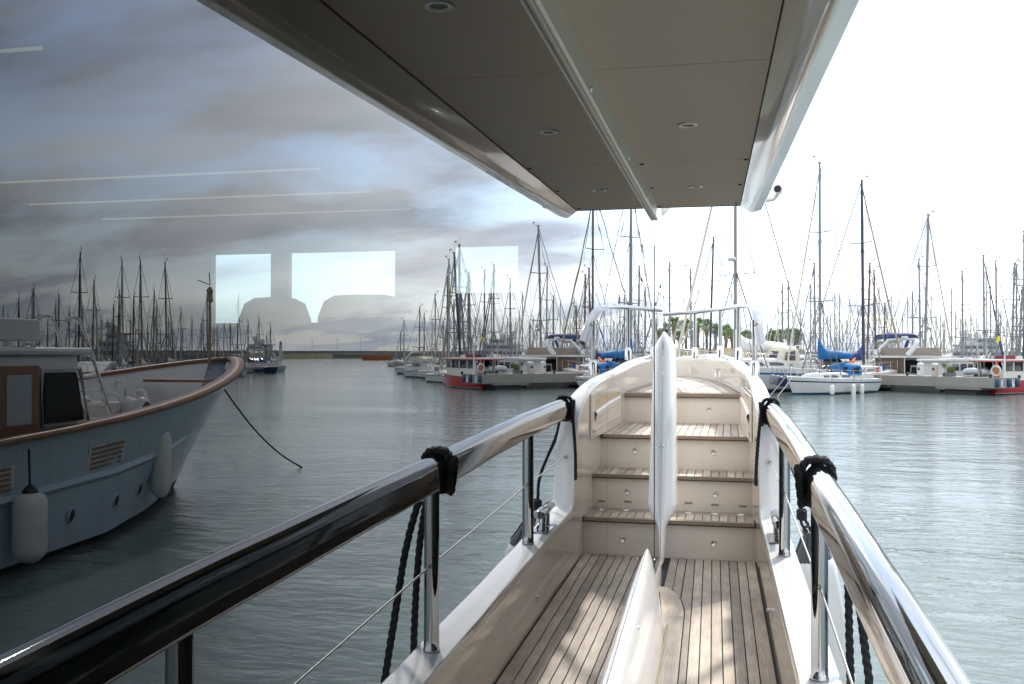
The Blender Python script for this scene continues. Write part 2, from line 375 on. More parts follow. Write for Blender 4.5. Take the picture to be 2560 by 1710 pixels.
for i, (p, n) in enumerate(zip(tp, nrm)):
    Y = TOP[i][0]; w = cap_w(Y)
    zb = y_deck(min(Y, 6.19)) - .12 if Y < 7.96 else Zc(-.46)
    fl = .0 if Y < 6.3 else .0
    inner.append([Vector((p.x, p.y, zb)), Vector((p.x, p.y, p.z - .05)), Vector((p.x, p.y, p.z - .012)), p + n * .006 - Vector((0, 0, .003))])
    captop.append([p + n * .006 - Vector((0, 0, .003)), p + n * .016, p + n * (w * .5) + Vector((0, 0, .004)), p + n * (w - .02), p + n * (w - .006) - Vector((0, 0, .004)), p + n * w - Vector((0, 0, .016))])
    q = p + n * w
    outer.append([p + n * w - Vector((0, 0, .016)), p + n * (w + .01) - Vector((0, 0, .15)), p + n * (w + .02) - Vector((0, 0, .6)) if q.z > 1.8 else p + n * (w + .015) - Vector((0, 0, .3)), Vector((q.x - n.x * .05, q.y - n.y * .05, .35)), Vector((q.x - n.x * .3, q.y - n.y * .3, -.5))])
bul = MB(); bul.grid(inner, True, 0); bul.grid(captop, True, 1); bul.grid(outer, True, 1)
bul.build('bulwark', [CREAMG, WHITE], yacht)

# ---- side deck
sd = MB()
sd.hexa([V(x, y, y_deck(y) - (.06 if k == 0 else .004)) for k in (0, 1) for y in (Y0, 6.2) for x in (-.5, x_wall(y) - .001)])
side_deck = sd.build('side_deck', [CAULK], yacht)
DX = -.0155
def deck_prism(poly2, th=.02, top=.0):
    poly = [Vector((x, y, y_deck(y) - th)) for x, y in poly2]
    up = [Vector((x, y, y_deck(y) + top)) for x, y in poly2]
    m = MB(); n = len(poly)
    m.add(poly + up, [tuple(range(n))[::-1], tuple(range(n, 2 * n))] + [(i, (i + 1) % n, n + (i + 1) % n, n + i) for i in range(n)])
    return m
SEAM0 = at_z(1560 + .42589 * 714, 1402, y_deck(6.1)).x      # rightmost seam near the riser
PW, GAP = .0517, .0062
def seam_x(k, y): return SEAM0 - k * PW + DX * (y - 6.1)
# margin board along the moulding with its curved fore end
def mould_x(y): return interp([(-3, -.306), (4.6, -.306), (5.0, -.308), (5.3, -.345), (5.5, -.383)], y)
curve = [(1669.8, 1467), (1683, 1478), (1694, 1489.5), (1702, 1502), (1707, 1516), (1709.5, 1530), (1708.9, 1540)]
cpts = []
for u, v in curve:
    r = ray(u, v); t = (Zc(-1.31) - .045 * 6.19 - H) / (r.z - .045 * r.y); p = EYE + r * t; cpts.append((p.x, p.y))
mx_ = cpts[-1][0]
def marg(y): return mx_ + DX * (y - cpts[-1][1])
board = [(mould_x(cpts[0][1]) - .01, cpts[0][1])] + cpts + [(marg(Y0), Y0), (-.33, Y0), (-.33, 4.9), (-.36, 5.2)]
yend = cpts[-1][1] - .012
b1 = [(mould_x(cpts[0][1]) - .01, cpts[0][1])] + cpts[:-1] + [(marg(yend) , yend), (-.34, yend)]
b2 = [(marg(yend - .002), yend - .002), (marg(Y0), Y0), (-.34, Y0), (-.34, yend - .002)]
deck_prism(b1).build('plank', [TEAK], side_deck)
deck_prism(b2).build('plank', [TEAK], side_deck)
def cur_y(x):      # y of the margin curve at x
    q = sorted(cpts)
    return interp(q, x)
k = 0
YF = 6.185
deck_prism([(seam_x(0, Y0) + GAP / 2, Y0), (x_wall(Y0) - .012, Y0), (x_wall(YF) - .012, YF), (seam_x(0, YF) + GAP / 2, YF)]).build('plank', [TEAK], side_deck)
for k in range(0, 12):
    xl, xr = seam_x(k + 1, YF) + GAP / 2, seam_x(k, YF) - GAP / 2
    xm = (xl + xr) / 2
    if xr < XG + .02: break
    if seam_x(k + 1, 4.5) > marg(4.5) + .005:
        poly = [(seam_x(k + 1, Y0) + GAP / 2, Y0), (seam_x(k, Y0) - GAP / 2, Y0), (xr, YF), (xl, YF)]
    elif seam_x(k, 4.5) > marg(4.5) + .012:
        ya = cpts[-1][1] - .3
        poly = [(marg(Y0) + GAP, Y0), (seam_x(k, Y0) - GAP / 2, Y0), (xr, YF), (xl, YF), (xl + .004, cur_y(xl) + .03)]
        poly += [(x + .006, y + .008) for x, y in cpts[2:]][0:]
    else:
        xl = max(xl, XG + .012)
        yb = cur_y(min(xr, mx_)) + .012; ya = cur_y(max(xl, cpts[0][0])) + .012
        poly = [(xl, ya), (xr - .004, yb), (xr + .002, yb + .03), (xr, YF), (xl, YF)]
    deck_prism(poly).build('plank', [TEAK], side_deck)

# ---- white moulding along the foot of the window
def glass_foot(Y): return Zc(-1.066 + .084 * (Y - 3.06))
prof = [(0, 0), (.006, .0), (.018, .03), (.034, .12), (.05, .3), (.062, .5), (.072, .72), (.078, .9), (.08, 1.0)]
rows = []
NS = len(prof)
def yfront(s): return 4.60 + .45 * s ** .62
ys_rel = [0, .02, .05, .1, .16, .24, .34, .46, .60, .8, 1.0, 1.4, 2.0, 3.0, 5.0, 7.4]
for q in ys_rel:
    row = []
    for (w, s) in prof:
        Y = yfront(s) - q
        e = math.sqrt(max(0, 1 - (1 - min(q, .6) / .6) ** 2))
        zt, zb = glass_foot(min(Y, 4.62)), y_deck(Y)
        row.append(Vector((XG + .001 + w * e, Y, zt + (zb - zt) * s)))
    rows.append(row)
mo = MB(); mo.grid(rows, True)
mo.box((XG + .012, 1.0, glass_foot(1.0) + .0), (.002, .002, .002))
sill = mo.build('window_sill_moulding', [WHITE], yacht, label='long white curved moulding at the foot of the saloon window')
st_ = MB()
st_.sweep([V(mould_x(y) + .0035, y, y_deck(y) + .004) for y in (Y0, 0, 2, 4, 4.6, 4.85)], [(-.005, -.006), (.005, -.006), (.004, .006), (-.004, .006)])
st_.build('sealant_bead', [pbr('yellowed_sealant', (.42, .34, .22), .6)], sill)
for u, v in ((1593.3, 1569.4), (1634, 1399)):
    p = at_x(u, v, XG + .035)
    MB().lathe([(.0, .004), (.005, .003), (.007, 0)], p + V(.004, 0, 0), (.9, 0, .4), 10).build('screw', [CHROME], sill)

# ---- window panes with their seals and head trim
def pane(ya, yb, zb, zt, name='window_pane'):
    m = MB(); x0, x1 = XG - .010, XG
    m.add([V(x1, ya, zb(ya)), V(x1, yb, zb(yb)), V(x1, yb, zt), V(x1, ya, zt)], [(0, 1, 2, 3)], False, 0)
    m.add([V(x0, ya, zb(ya)), V(x0, yb, zb(yb)), V(x0, yb, zt), V(x0, ya, zt)], [(3, 2, 1, 0)], False, 1)
    m.add([V(x1, ya, zb(ya)), V(x1, yb, zb(yb)), V(x1, yb, zt), V(x1, ya, zt), V(x0, ya, zb(ya)), V(x0, yb, zb(yb)), V(x0, yb, zt), V(x0, ya, zt)],
          [(0, 4, 5, 1), (1, 5, 6, 2), (2, 6, 7, 3), (3, 7, 4, 0)], False, 1)
    return m.build(name, [GLASS, CLEAR], yacht, fix=False)
zlow = lambda y: min(glass_foot(y) - .03, y_deck(y) + 5) if y < 4.3 else y_deck(y) + .02
ZT = Zc(.715)
pane(-3.0, 3.078, lambda y: y_deck(y) + .02, ZT); pane(3.082, 5.062, lambda y: y_deck(y) + .02, ZT); pane(5.086, 5.73, lambda y: y_deck(y) + .14, Zc(.80))
se = MB(); se.hexa([V(x, y, z) for z in (y_deck(5) + .03, Zc(.56)) for y in (5.064, 5.084) for x in (XG - .008, XG + .002)])
se.build('window_seal', [BLACK], yacht)
hw = MB(); hw.hexa([V(x, y, z) for z in (Zc(.695), Zc(.80)) for y in (-3.0, 5.07) for x in (XG - .02, XG + (.012 if z < Zc(.75) else .014))])
hw.tube([V(XG + .012, -3, Zc(.70)), V(XG + .012, 5.07, Zc(.70))], .008, 8)
trim = hw.build('window_head_trim', [pbr('trim_paint', (.60, .55, .47), .35, var=.05)], yacht, bevel=.003)
for u, v in ((1478, 222), (1573, 394), (1619, 493)):
    p = at_x(u, v, XG + .015)
    MB().lathe([(0, .004), (.006, .003), (.008, 0)], p, (1, 0, -.3), 10).build('screw', [CHROME], trim)
cs = MB(); cs.hexa([V(x, y, z) for z in (y_deck(5.7) - .02, y_deck(5.7) + .14) for y in (5.09, 5.598) for x in (XG - .06, XG + .001)])
cs.hexa([V(x, y, z) for z in (y_deck(6) - .02, Zc(-.16)) for y in (6.2, 8.3) for x in (-.75, -.47 if y < 7 else -.452)])
cs.build('cabin_side', [CREAM], yacht)

ST = [(6.16, -1.067), (6.50, -.828), (6.845, -.588), (8.02, -.337)]     # nosing y, tread top z
# ---- white fin where the window ends
FIN = [(829.8, 1659.2), (838, 1669), (850, 1679), (862, 1685), (879, 1687.8), (913, 1688.6), (939, 1690), (1015, 1690.5), (1118, 1691), (1167, 1691.5), (1225, 1692), (1255, 1694), (1268, 1698)]
rows = []
FIN = FIN[:-1] + [(1262, 1692.5), (1276, 1689), (1288, 1682), (1298, 1674), (1312, 1667), (1335, 1663), (1365, 1661), (1400, 1660)]
for i_, (v, u) in enumerate(FIN):
    last = False
    ya = at_x(interp([(829, 1658.5), (1330, 1651)], v), v, XG).y
    Ym = ya + .15
    p = at_y(u, v, Ym); w = max(.001, p.x - XG); z = p.z
    L = Ym - ya
    z0 = at_x(1652, 1291, XG).z if last else z
    row = []
    for j in range(13):
        a = math.pi / 2 * j / 12
        row.append(V(XG + .001 + w * math.sin(a), ya + L * (1 - math.cos(a)), z0 + (z - z0) * (1 - math.cos(a))))
    k_ = min(1, w / .06)
    row.append(V(XG + .001 + w * .97, Ym + .12 * k_, z)); row.append(V(XG + .001 + w * .6, Ym + .3 * k_, z)); row.append(V(XG - .03, Ym + .36 * k_ + .002, z))
    rows.append(row)
fin = MB(); fin.grid(rows, True); fin.add(rows[-1], [tuple(range(len(rows[-1])))]); fin.build('fin_moulding', [WHITE], yacht, label='upright white fin at the fore end of the saloon window')
for u, v in ((1664, 842.5), (1658.8, 1115.5)):
    p = at_x(u, v, XG + .012)
    MB().lathe([(0, .004), (.005, .003), (.007, 0)], p, (.6, -.8, 0), 10).build('screw', [CHROME], yacht)

# ---- steps up to the foredeck
RIS = [6.19, 6.53, 6.875, 8.055]
LAT = [(1785.1, 1358), (1788.9, 1236.4), (1783.1, 1130.5), (1772.8, 1024.2)]
XL = [-.47, -.37, -.445, -.46]
def text_mesh(s, size):
    c = bpy.data.curves.new('lettering', 'FONT'); c.body = s; c.size = size; c.extrude = .0003; c.align_x = 'CENTER'; c.align_y = 'CENTER'; c.resolution_u = 2
    o = bpy.data.objects.new('lettering', c); COL.objects.link(o)
    bpy.context.view_layer.update()
    me = bpy.data.meshes.new_from_object(o.evaluated_get(bpy.context.evaluated_depsgraph_get()))
    vs = [v.co.copy() for v in me.vertices]; fs = [tuple(p.vertices) for p in me.polygons]
    bpy.data.objects.remove(o); bpy.data.meshes.remove(me)
    return vs, fs
PLATE = pbr('label_plate', (.42, .38, .31), .5)
INK = pbr('lettering_ink', (.03, .028, .025), .6)
for i in range(4):
    yr = RIS[i]; zb = (y_deck(6.19) if i == 0 else Zc(ST[i - 1][1])) - .02; zt = Zc(ST[i][1]) - .03
    xr = x_wall(6.19) + .01 if i < 3 else .105
    m = MB(); m.box(((-.48 + xr) / 2, yr + .04, (zb + zt) / 2), (xr + .48, .08, zt - zb))
    ris = m.build('stair_riser', [CREAM], yacht)
    p = at_y(*LAT[i], yr)
    lt = MB(); lt.lathe([(.0215, 0), (.0215, .003), (.0185, .0055), (.0165, .003), (.0, .003)], p, (0, -1, 0), 24)
    lt.hexa([p + V(x, y, z) for z in (-.003, .016) for y in (-.009 if z > 0 else -.004, -.002) for x in (-.0155 if z < 0 else -.004, .0155 if z < 0 else .004)])
    lt.build('latch', [CHROME], ris)
    if i == 1:
        for (u, v, s) in ((1721.5, 1257.5, 'BLACK WATER'), (1787.5, 1262, 'GREY WATER'), (1857, 1265.5, 'BLACK WATER')):
            q = at_y(u, v, yr)
            pm = MB(); pm.box(q + V(0, -.0012, 0), (.051, .0024, .0135))
            vs, fs = text_mesh(s, .0088)
            w = max(a.x for a in vs) - min(a.x for a in vs); sc = .045 / w
            pm.add([q + V(a.x * sc, -.0026 - a.z, a.y * .95) for a in vs], fs, False, 1)
            pm.build('label_plate', [PLATE, INK], ris, fix=False)
    # tread
    yn, zt = ST[i][0], Zc(ST[i][1])
    if i < 3:
        yb = RIS[i + 1]; xl, xr = XL[i], (x_wall((yn + yb) / 2) if i < 2 else .128) - .004
        m = MB(); m.box(((xl + xr) / 2, (yn + yb) / 2 + .003, zt - .017), (xr - xl, yb - yn + .010, .027))
        tr = m.build('stair_tread', [CAULK], yacht)
        fw = .034 if i == 0 else .012
        m = MB(); m.box(((xl + xr) / 2, yn + fw / 2, zt - .0115), (xr - xl - .012, fw, .024)); m.build('plank', [TEAKX], tr, bevel=.003, label='front nosing board of the step')
        m = MB(); m.box(((xl + xr) / 2, yn - .0015, zt - .0125), (xr - xl - .012, .003, .0215)); m.build('nosing_edge', [TEAKDK], tr)
        ya, yz = yn + fw + .004, yb - .006
        if i == 0:
            m = MB(); m.box(((xl + xr) / 2, yb - .062, zt - .012), (xr - xl - .012, .116, .026)); m.build('plank', [TEAKX], tr, label='rear board of the lowest step, carrying the filler caps')
            yz = yb - .124
        xs = []; x = xr - .010
        wd = .0535 if i else .0535
        while x - wd > xl + .02: xs.append((x - wd + .0055, x)); x -= wd
        xs.append((xl + .008, x))
        for a, b in xs:
            if b - a < .006: continue
            m = MB(); m.box(((a + b) / 2, (ya + yz) / 2, zt - .012), (b - a, yz - ya, .026)); m.build('plank', [TEAK], tr)
        if i == 0:
            for u, v in ((1721.7, 1274.6), (1788, 1278.4), (1853.7, 1282.1)):
                q = at_z(u, v, zt + .003)
                q.y = yb - .062
                q.x = at_y(u, v, q.y).x
                f = MB(); f.lathe([(.036, 0), (.036, .003), (.033, .0055), (.030, .0045), (.0, .0045)], V(q.x, q.y, zt), (0, 0, 1), 28)
                f.box(V(q.x, q.y, zt + .005), (.03, .004, .002))
                f.build('filler_cap', [CHROME], tr)
    else:
        xl, xr = -.46, .096
        m = MB(); m.box(((xl + xr) / 2, yn + .05, zt - .022), (xr - xl, .09, .036)); tr = m.build('stair_tread', [CAULK], yacht)
        m = MB(); m.box(((xl + xr) / 2, yn + .035, zt - .0165), (xr - xl - .004, .07, .035)); m.build('plank', [TEAKX], tr, bevel=.004)
        m = MB(); m.box(((xl + xr) / 2, yn - .0005, zt - .019), (xr - xl - .02, .003, .027)); m.build('nosing_edge', [TEAKDK], tr)

# ---- foredeck with bent planks
ZF = Zc(-.337)
def fz(y): return ZF + .045 * (y - 8.02)
fd = MB()
base = [Vector((x, y, fz(y) - .006)) for y, x, z in TOP if y >= 8.0 and x > -2.5]
fd.prism([Vector((p.x, p.y, fz(p.y) - .06)) for p in base] + [V(-2.5, 8.06, ZF - .06), V(.09, 8.06, ZF - .06)], (0, 0, .054))
foredeck = fd.build('foredeck', [CAULK], yacht)
bp_ = smoothpath([Vector((x, y, 0)) for y, x, z in TOP if y >= 7.4 and x > -1.6], 4)
def offs(d):
    out = []
    for i, p in enumerate(bp_):
        t = (bp_[min(i + 1, len(bp_) - 1)] - bp_[max(i - 1, 0)]).normalized()
        out.append(p + Vector((-t.y, t.x, 0)) * d)
    return out
for k in range(16):
    a, b = offs(k * .056 + .012), offs((k + 1) * .056 + .012 - .006)
    rows = []
    for p, q in zip(a, b):
        if min(p.y, q.y) < 8.085: continue
        if max(p.x, q.x) < -1.2: continue
        rows.append((p, q))
    if len(rows) < 3: continue
    # start the plank squarely behind the nosing
    p0, q0 = rows[0]; rows.insert(0, (Vector((p0.x + .05 * (p0.y - 8.087), 8.087, 0)), Vector((q0.x + .05 * (q0.y - 8.087), 8.087, 0))))
    m = MB()
    m.grid([[V(p.x, p.y, fz(p.y) - .02), V(p.x, p.y, fz(p.y)), V(q.x, q.y, fz(q.y)), V(q.x, q.y, fz(q.y) - .02)] for p, q in rows], False)
    m.build('plank', [TEAK], foredeck)
for u, v, Y in ((1724.5, 921.5, 9.9), (1788.5, 930, 9.3), (1835.5, 942, 8.6)):
    p = at_y(u, v, Y)
    m = MB(); m.lathe([(0, .03), (.008, .03), (.012, .0)], p, (-.5, -.8, 0), 10); m.box(p + V(0, -.02, -.02), (.012, .012, .05)); m.build('hook', [CHROME], yacht)

# ---- pocket in the wing beside the steps
pk = MB()
def wallpt(Y, z, off=0.0): return V(interp([(y, x) for y, x, _ in TOP[:22]], Y) - .004 - off, Y, Zc(z))
fr_o = [(6.40, -.285), (7.80, -.275), (7.80, -.58), (6.40, -.585)]
fr_i = [(6.50, -.325), (7.70, -.315), (7.70, -.41), (6.50, -.44)]
fo = [wallpt(y, z, .014) for y, z in fr_o]; fi = [wallpt(y, z, .014) for y, z in fr_i]
pk.add(fo + fi, [(0, 1, 5, 4), (1, 2, 6, 5), (2, 3, 7, 6), (3, 0, 4, 7)], False, 0)
bk = [wallpt(y, z, -.06) for y, z in fr_i]
pk.add(fi + [wallpt(y, z, .002) for y, z in fr_i], [(0, 1, 5, 4), (1, 2, 6, 5), (2, 3, 7, 6), (3, 0, 4, 7)], False, 0)
pk.add([wallpt(y, z, .003) for y, z in fr_i], [(0, 1, 2, 3)], False, 1)
pk.add(fo + [wallpt(y, z, .0) for y, z in fr_o], [(0, 1, 5, 4), (1, 2, 6, 5), (2, 3, 7, 6), (3, 0, 4, 7)], False, 0)
pk.grid([[wallpt(y, z0 - .02, .016), wallpt(y, z0 + .03, .03), wallpt(y, z0 + .05, .022), wallpt(y, z0 + .05, .004)] for y, z0 in ((6.5, -.455), (6.75, -.44), (7.0, -.425), (7.3, -.41), (7.7, -.40))], True, 0)
pk.grid([[wallpt(y, z0 - .015, .014), wallpt(y, z0, .02), wallpt(y, z0 + .015, .014)] for y, z0 in ((6.45, -.535), (7.0, -.52), (7.75, -.51))], True, 0)
pk.build('storage_pocket', [CREAM, pbr('pocket_lining', (.62, .50, .34), .5)], yacht)

# ---- handrail, stanchions, lifeline
def rail_x(Y): return interp([(-3, .30), (0, .302), (1.7, .300), (2.6, .298), (3.36, .292), (4.1, .284), (4.96, .268), (5.5, .252), (6.06, .234)], Y)
def rail_zb(Y): return Zc(interp([(-3, -.80), (0, -.64), (1.7, -.556), (3.36, -.500), (4.2, -.462), (4.96, -.434), (5.5, -.417), (6.06, -.402)], Y))
sec = [(a * 1.2, b * 1.05) for a, b in [(-.032, 0), (-.0345, .004), (-.035, .01), (-.0345, .066), (-.032, .083), (-.025, .098), (-.013, .109), (0, .113), (.013, .110), (.026, .1), (.034, .083), (.0365, .06), (.0345, .03), (.028, .010), (.018, .001), (.0, -.001)]]
hp = [V(rail_x(y), y, rail_zb(y)) for y in [-3, -2, -1, 0, .6, 1.2, 1.7, 2.2, 2.6, 3, 3.36, 3.7, 4.1, 4.5, 4.96, 5.2, 5.5, 5.8, 6.0, 6.1]]
hp = smoothpath(hp, 3)
hr = MB(); hr.sweep(hp, sec, up=(0, 0, 1)); hr.build('handrail', [STEEL], yacht, label='broad polished steel handrail along the side deck')
bt = MB(); bt.lathe([(0, .006), (.006, .005), (.009, 0)], V(rail_x(5.78) - .035, 5.78, rail_zb(5.78) + .05), (-1, 0, 0), 12); bt.build('bolt', [CHROME], yacht)
for (x, y, zb) in ((.268, 4.96, -1.013), (.294, 3.362, -1.095), (.300, 1.72, -1.180), (.30, .1, -1.262)):
    p = V(x, y, Zc(zb))
    m = MB(); m.lathe([(.029, 0), (.031, .002), (.031, .008), (.0285, .012), (.028, .05), (.028, rail_zb(y) - p.z + .01)], p, (0, 0, 1), 28)
    st = m.build('stanchion', [STEEL], yacht)
    MB().lathe([(0, .003), (.004, .002), (.005, 0)], p + V(-.012, -.026, .028), (-.3, -1, 0), 8).build('screw', [BLACK], st)
    m = MB(); m.lathe([(.0075, .002), (.006, .004), (.0045, .0)], p + V(-.004, -.028, .315), (0, -1, .0), 12); m.build('grommet', [BLACK], st)
ll = [V(.237, 5.985, Zc(-.655)), V(.268, 4.96, Zc(-1.013 + .315)), V(.294, 3.362, Zc(-1.095 + .315)), V(.300, 1.72, Zc(-1.18 + .315)), V(.30, .1, Zc(-1.262 + .315)), V(.30, -1.5, Zc(-1.03))]
m = MB()
for a, b in zip(ll, ll[1:]): m.tube([a, b], .0036, 6)
m.build('lifeline', [SATIN], yacht)
m = MB(); e = ll[0]; m.tube([e + V(0, .02, 0), e + V(0, -.03, -.003)], .006, 8); m.lathe([(.017, 0), (.017, .004), (.01, .007)], e + V(0, .0, 0), (0, -1, .05), 14)
m.tube([e + V(math.cos(t) * .012, -.035, math.sin(t) * .012) for t in [k * math.pi / 5 for k in range(10)]], .003, 6, closed=True); m.build('lifeline_eye', [CHROME], yacht)

# ---- cleat on the bulwark
cl = MB(); c = V(.252, 5.33, Zc(-.998))
cl.hexa([c + V(x, y, z) for z in (0, .006) for y in (-.14, .14) for x in (-.05, .05)])
for s in (-1, 1): cl.lathe([(.028, .004), (.02, .014), (.019, .085)], c + V(0, s * .065, 0), (0, 0, 1), 14)
cl.sweep([c + V(0, y, .104) for y in (-.175, -.168, .168, .175)], [(.034 * math.cos(a), .024 * math.sin(a)) for a in [i * math.pi / 8 for i in range(16)]], scale=[.85, 1, 1, .85])
cl.build('mooring_cleat', [STEEL], yacht, bevel=.002)

p = at_x(1925.4, 1525.7, x_wall(4.9)); m = MB(); m.lathe([(.009, 0), (.009, .004), (.006, .012), (.010, .016), (0, .018)], p, (-1, 0, 0), 12); m.box(p + V(-.010, 0, -.012), (.006, .010, .034)); m.build('hook', [CHROME], yacht)
# ---- bow rail
br_pts = [V(-2.4, 10.62, Zc(.40)), V(-1.4, 10.5, Zc(.40))]
for u, v, Y in ((1661, 786, 10.0), (1700, 783, 9.85), (1740, 780.5, 9.63), (1785, 775, 9.2), (1820, 770, 8.68), (1850, 765.5, 8.15), (1868, 764, 7.7)): br_pts.append(at_y(u, v, Y))
bsec = [(.030 * math.cos(a), .019 * math.sin(a)) for a in [i * 2 * math.pi / 12 for i in range(12)]]
bpth = smoothpath(br_pts, 4)
brl = MB(); brl.sweep(bpth, bsec, up=(0, 0, 1))
end = [at_y(1868, 764, 7.7), at_y(1878, 764, 7.4), at_y(1886.5, 769, 7.12), at_y(1892, 787, 6.88), at_y(1897, 815, 6.66), at_y(1902, 858, 6.45)]
brl.sweep(smoothpath(end, 4), [(.036 * math.cos(a), .014 * math.sin(a)) for a in [i * 2 * math.pi / 14 for i in range(14)]], up=(-.15, .75, .65))
bow_rail = brl.build('bow_rail', [STEEL], yacht)
for (ut, ub, vb, Y, vt) in ((1737.5, 1737, 888, 9.65, 780), (1801, 1801, 886, 9.0, 774), (1847, 1846.5, 892, 8.2, 767), (1886, 1887.5, 930, 6.7, 800)):
    a, b = at_y(ub, vb, Y), at_y(ut, vt, Y)
    m = MB(); m.tube([a + V(0, 0, .0), b], (.0185 if Y > 7 else .019), 14); po = m.build('rail_post', [STEEL], bow_rail)
    m = MB(); m.lathe([(.030, -.03), (.030, .05), (.024, .075), (.02, .08)], a, (0, 0, 1), 16); m.build('post_base', [CHROME], bow_rail)

# ---- overhang above the side deck
def pan_x(Y): return .168 - .0203 * Y
def lip_x(Y): return .122 + .0262 * (5.25 - Y)
ZP = Zc(.79)
joints = [-3.0, -1.33, 0.0, 1.32, 2.655, 4.0, 5.25]
ov = MB()
Yb = 5.25
back = [[V(XG - 3.7, y, ZP + .24), V(XG - 3.7, y, ZP + .03), V(pan_x(y) - .002, y, ZP + .03), V(pan_x(y) - .002, y, ZP - .004)] for y in (-3.0, 5.26)]
ov.grid(back, False)
def lz(y): return Zc(.7525 - .019 * (5.25 - y))
bev = []
for y in (-3, -1, 0, 1, 2, 3, 4, 5, Yb + .03, Yb + .05):
    e = 0 if y < Yb else (.012 if y < Yb + .04 else .03)
    bev.append([V(pan_x(y) - .002, y - e, ZP - .004), V(pan_x(y) + (lip_x(y) - pan_x(y)) * .45, y - e * .5, ZP - .004 + (lz(y) - ZP) * .5), V(lip_x(y) - .008, y, lz(y) + .001), V(lip_x(y), y, lz(y)), V(lip_x(y) + .008, y, lz(y) + .002)])
ov.grid(bev, True, 1)
out = [[V(lip_x(y) + .008, y, lz(y) + .002), V(lip_x(y) + .046, y, lz(y) + .012), V(lip_x(y) + .056, y, lz(y) + .024), V(lip_x(y) + .06, y, lz(y) + .06), V(lip_x(y) + .04, y, Zc(1.10)), V(XG - 3.7, y, Zc(1.15))] for y in (-3, 0, 2, 4, Yb + .05)]
ov.grid(out, False, 2)
y = Yb + .05
ov.add([V(pan_x(y), y - .03, ZP - .004), V(lip_x(y) - .008, y, lz(y) + .001), V(lip_x(y) + .008, y, lz(y) + .002), V(lip_x(y) + .046, y, lz(y) + .012), V(lip_x(y) + .056, y, lz(y) + .024), V(lip_x(y) + .06, y, lz(y) + .06), V(lip_x(y) + .04, y, Zc(1.10)), V(XG - 3.7, y, Zc(1.15)), V(XG - 3.7, y, ZP + .02), V(XG - .02, y - .03, ZP - .002)], [tuple(range(10))], False, 2)
overhang = ov.build('deck_overhang', [SOFFIT, CREAMG, WHITE], yacht)
for a, b in zip(joints, joints[1:]):
    m = MB(); m.hexa([V(x, y, z) for z in (ZP, ZP + .012) for y in (a + .002, b - .002) for x in (XG + .004, pan_x(y) - .006)])
    m.build('soffit_panel', [SOFFIT], overhang)
TRIMR = pbr('lamp_ring', (.5, .5, .47), .35, .3)
for X, Y in ((-.141, 3.36), (-.156, 4.62), (-.125, 2.08), (-.11, .75), (-.10, -.6)):
    m = MB(); m.lathe([(.035, .0), (.034, .004), (.024, .0045), (.021, .0008)], V(X, Y, ZP), (0, 0, -1), 28); m.lathe([(0, .0012), (.0215, .0012)], V(X, Y, ZP), (0, 0, -1), 24, mat=1)  # flat black disc inside the ring stands in for the shaded lamp recess
    m.build('downlight', [TRIMR, BLACK], overhang)
for u, v in ((1605, 410), (1630, 469), (1864.5, 398), (1850, 460.5), (1840, 507.5), (1648, 515)):
    p = at_z(u, v, ZP)
    MB().lathe([(.009, 0), (.009, .003), (.006, .005), (0, .005)], p, (0, 0, -1), 10).build('screw_cap', [BLACK], overhang)
q = at_y(1945, 473, 5.16)
m = MB(); m.lathe([(0, -.06), (.021, -.06), (.024, -.05), (.024, .02), (.021, .024), (.019, .018), (0, .016)], q, (-.15, -1, -.1), 20); cam_h = m.build('deck_camera', [HULLW], overhang)
m = MB(); m.lathe([(0, .019), (.018, .019)], q, (-.15, -1, -.1), 18); m.build('lens', [BLACK], overhang)
m = MB(); m.tube([q + V(0, .02, -.02), q + V(-.02, .03, -.045), V(lip_x(5.2) + .055, 5.2, Zc(.80))], .012, 10); m.build('camera_bracket', [HULLW], overhang)
m = MB(); b0 = at_y(1655, 519, 5.4)
m.prism([at_y(1650, 517, 5.4), at_y(1677, 517, 5.4), at_y(1668, 527, 5.4), at_y(1656, 541, 5.4)], (0, .02, 0)); m.build('wiper_bracket', [WHITE], overhang)

# ---- saloon behind the glass: dark lining, windscreen openings, helm seats, ceiling light strips
sal = MB()
xw0, xw1 = -4.3, XG - .02
sal.add([V(xw0, -3, Zc(-1.5)), V(xw1, -3, Zc(-1.5)), V(xw1, 5.8, Zc(-1.5)), V(xw0, 5.8, Zc(-1.5))], [(0, 1, 2, 3)])
sal.add([V(xw0, -3, Zc(.78)), V(xw1, -3, Zc(.78)), V(xw1, 5.8, Zc(.78)), V(xw0, 5.8, Zc(.78))], [(3, 2, 1, 0)])
sal.add([V(xw0, -3, Zc(-1.5)), V(xw0, 5.8, Zc(-1.5)), V(xw0, 5.8, Zc(.78)), V(xw0, -3, Zc(.78))], [(0, 1, 2, 3)])
sal.add([V(xw0, -3, Zc(-1.5)), V(xw1, -3, Zc(-1.5)), V(xw1, -3, Zc(.78)), V(xw0, -3, Zc(.78))], [(0, 1, 2, 3)])
yw = 5.8
op = [(-3.383, -2.954, .19, .652), (-2.827, -2.088, .19, .652), (-1.697, -1.281, .37, .665)]
def wbox(x0, x1, z0, z1): sal.hexa([V(x, y, Zc(z)) for z in (z0, z1) for y in (yw, yw + .05) for x in (x0, x1)])
wbox(xw0, XG - .022, .665, .80); wbox(xw0, XG - .022, -1.5, .19)
wbox(xw0, -3.383, .19, .665); wbox(-2.954, -2.827, .19, .665); wbox(-2.088, -1.697, .19, .665); wbox(-1.281, XG - .022, .19, .665)
wbox(-3.383, -2.088, .652, .665); wbox(-1.697, -1.281, .19, .37)
sal.build('saloon_lining', [DARKIN], yacht, fix=False)
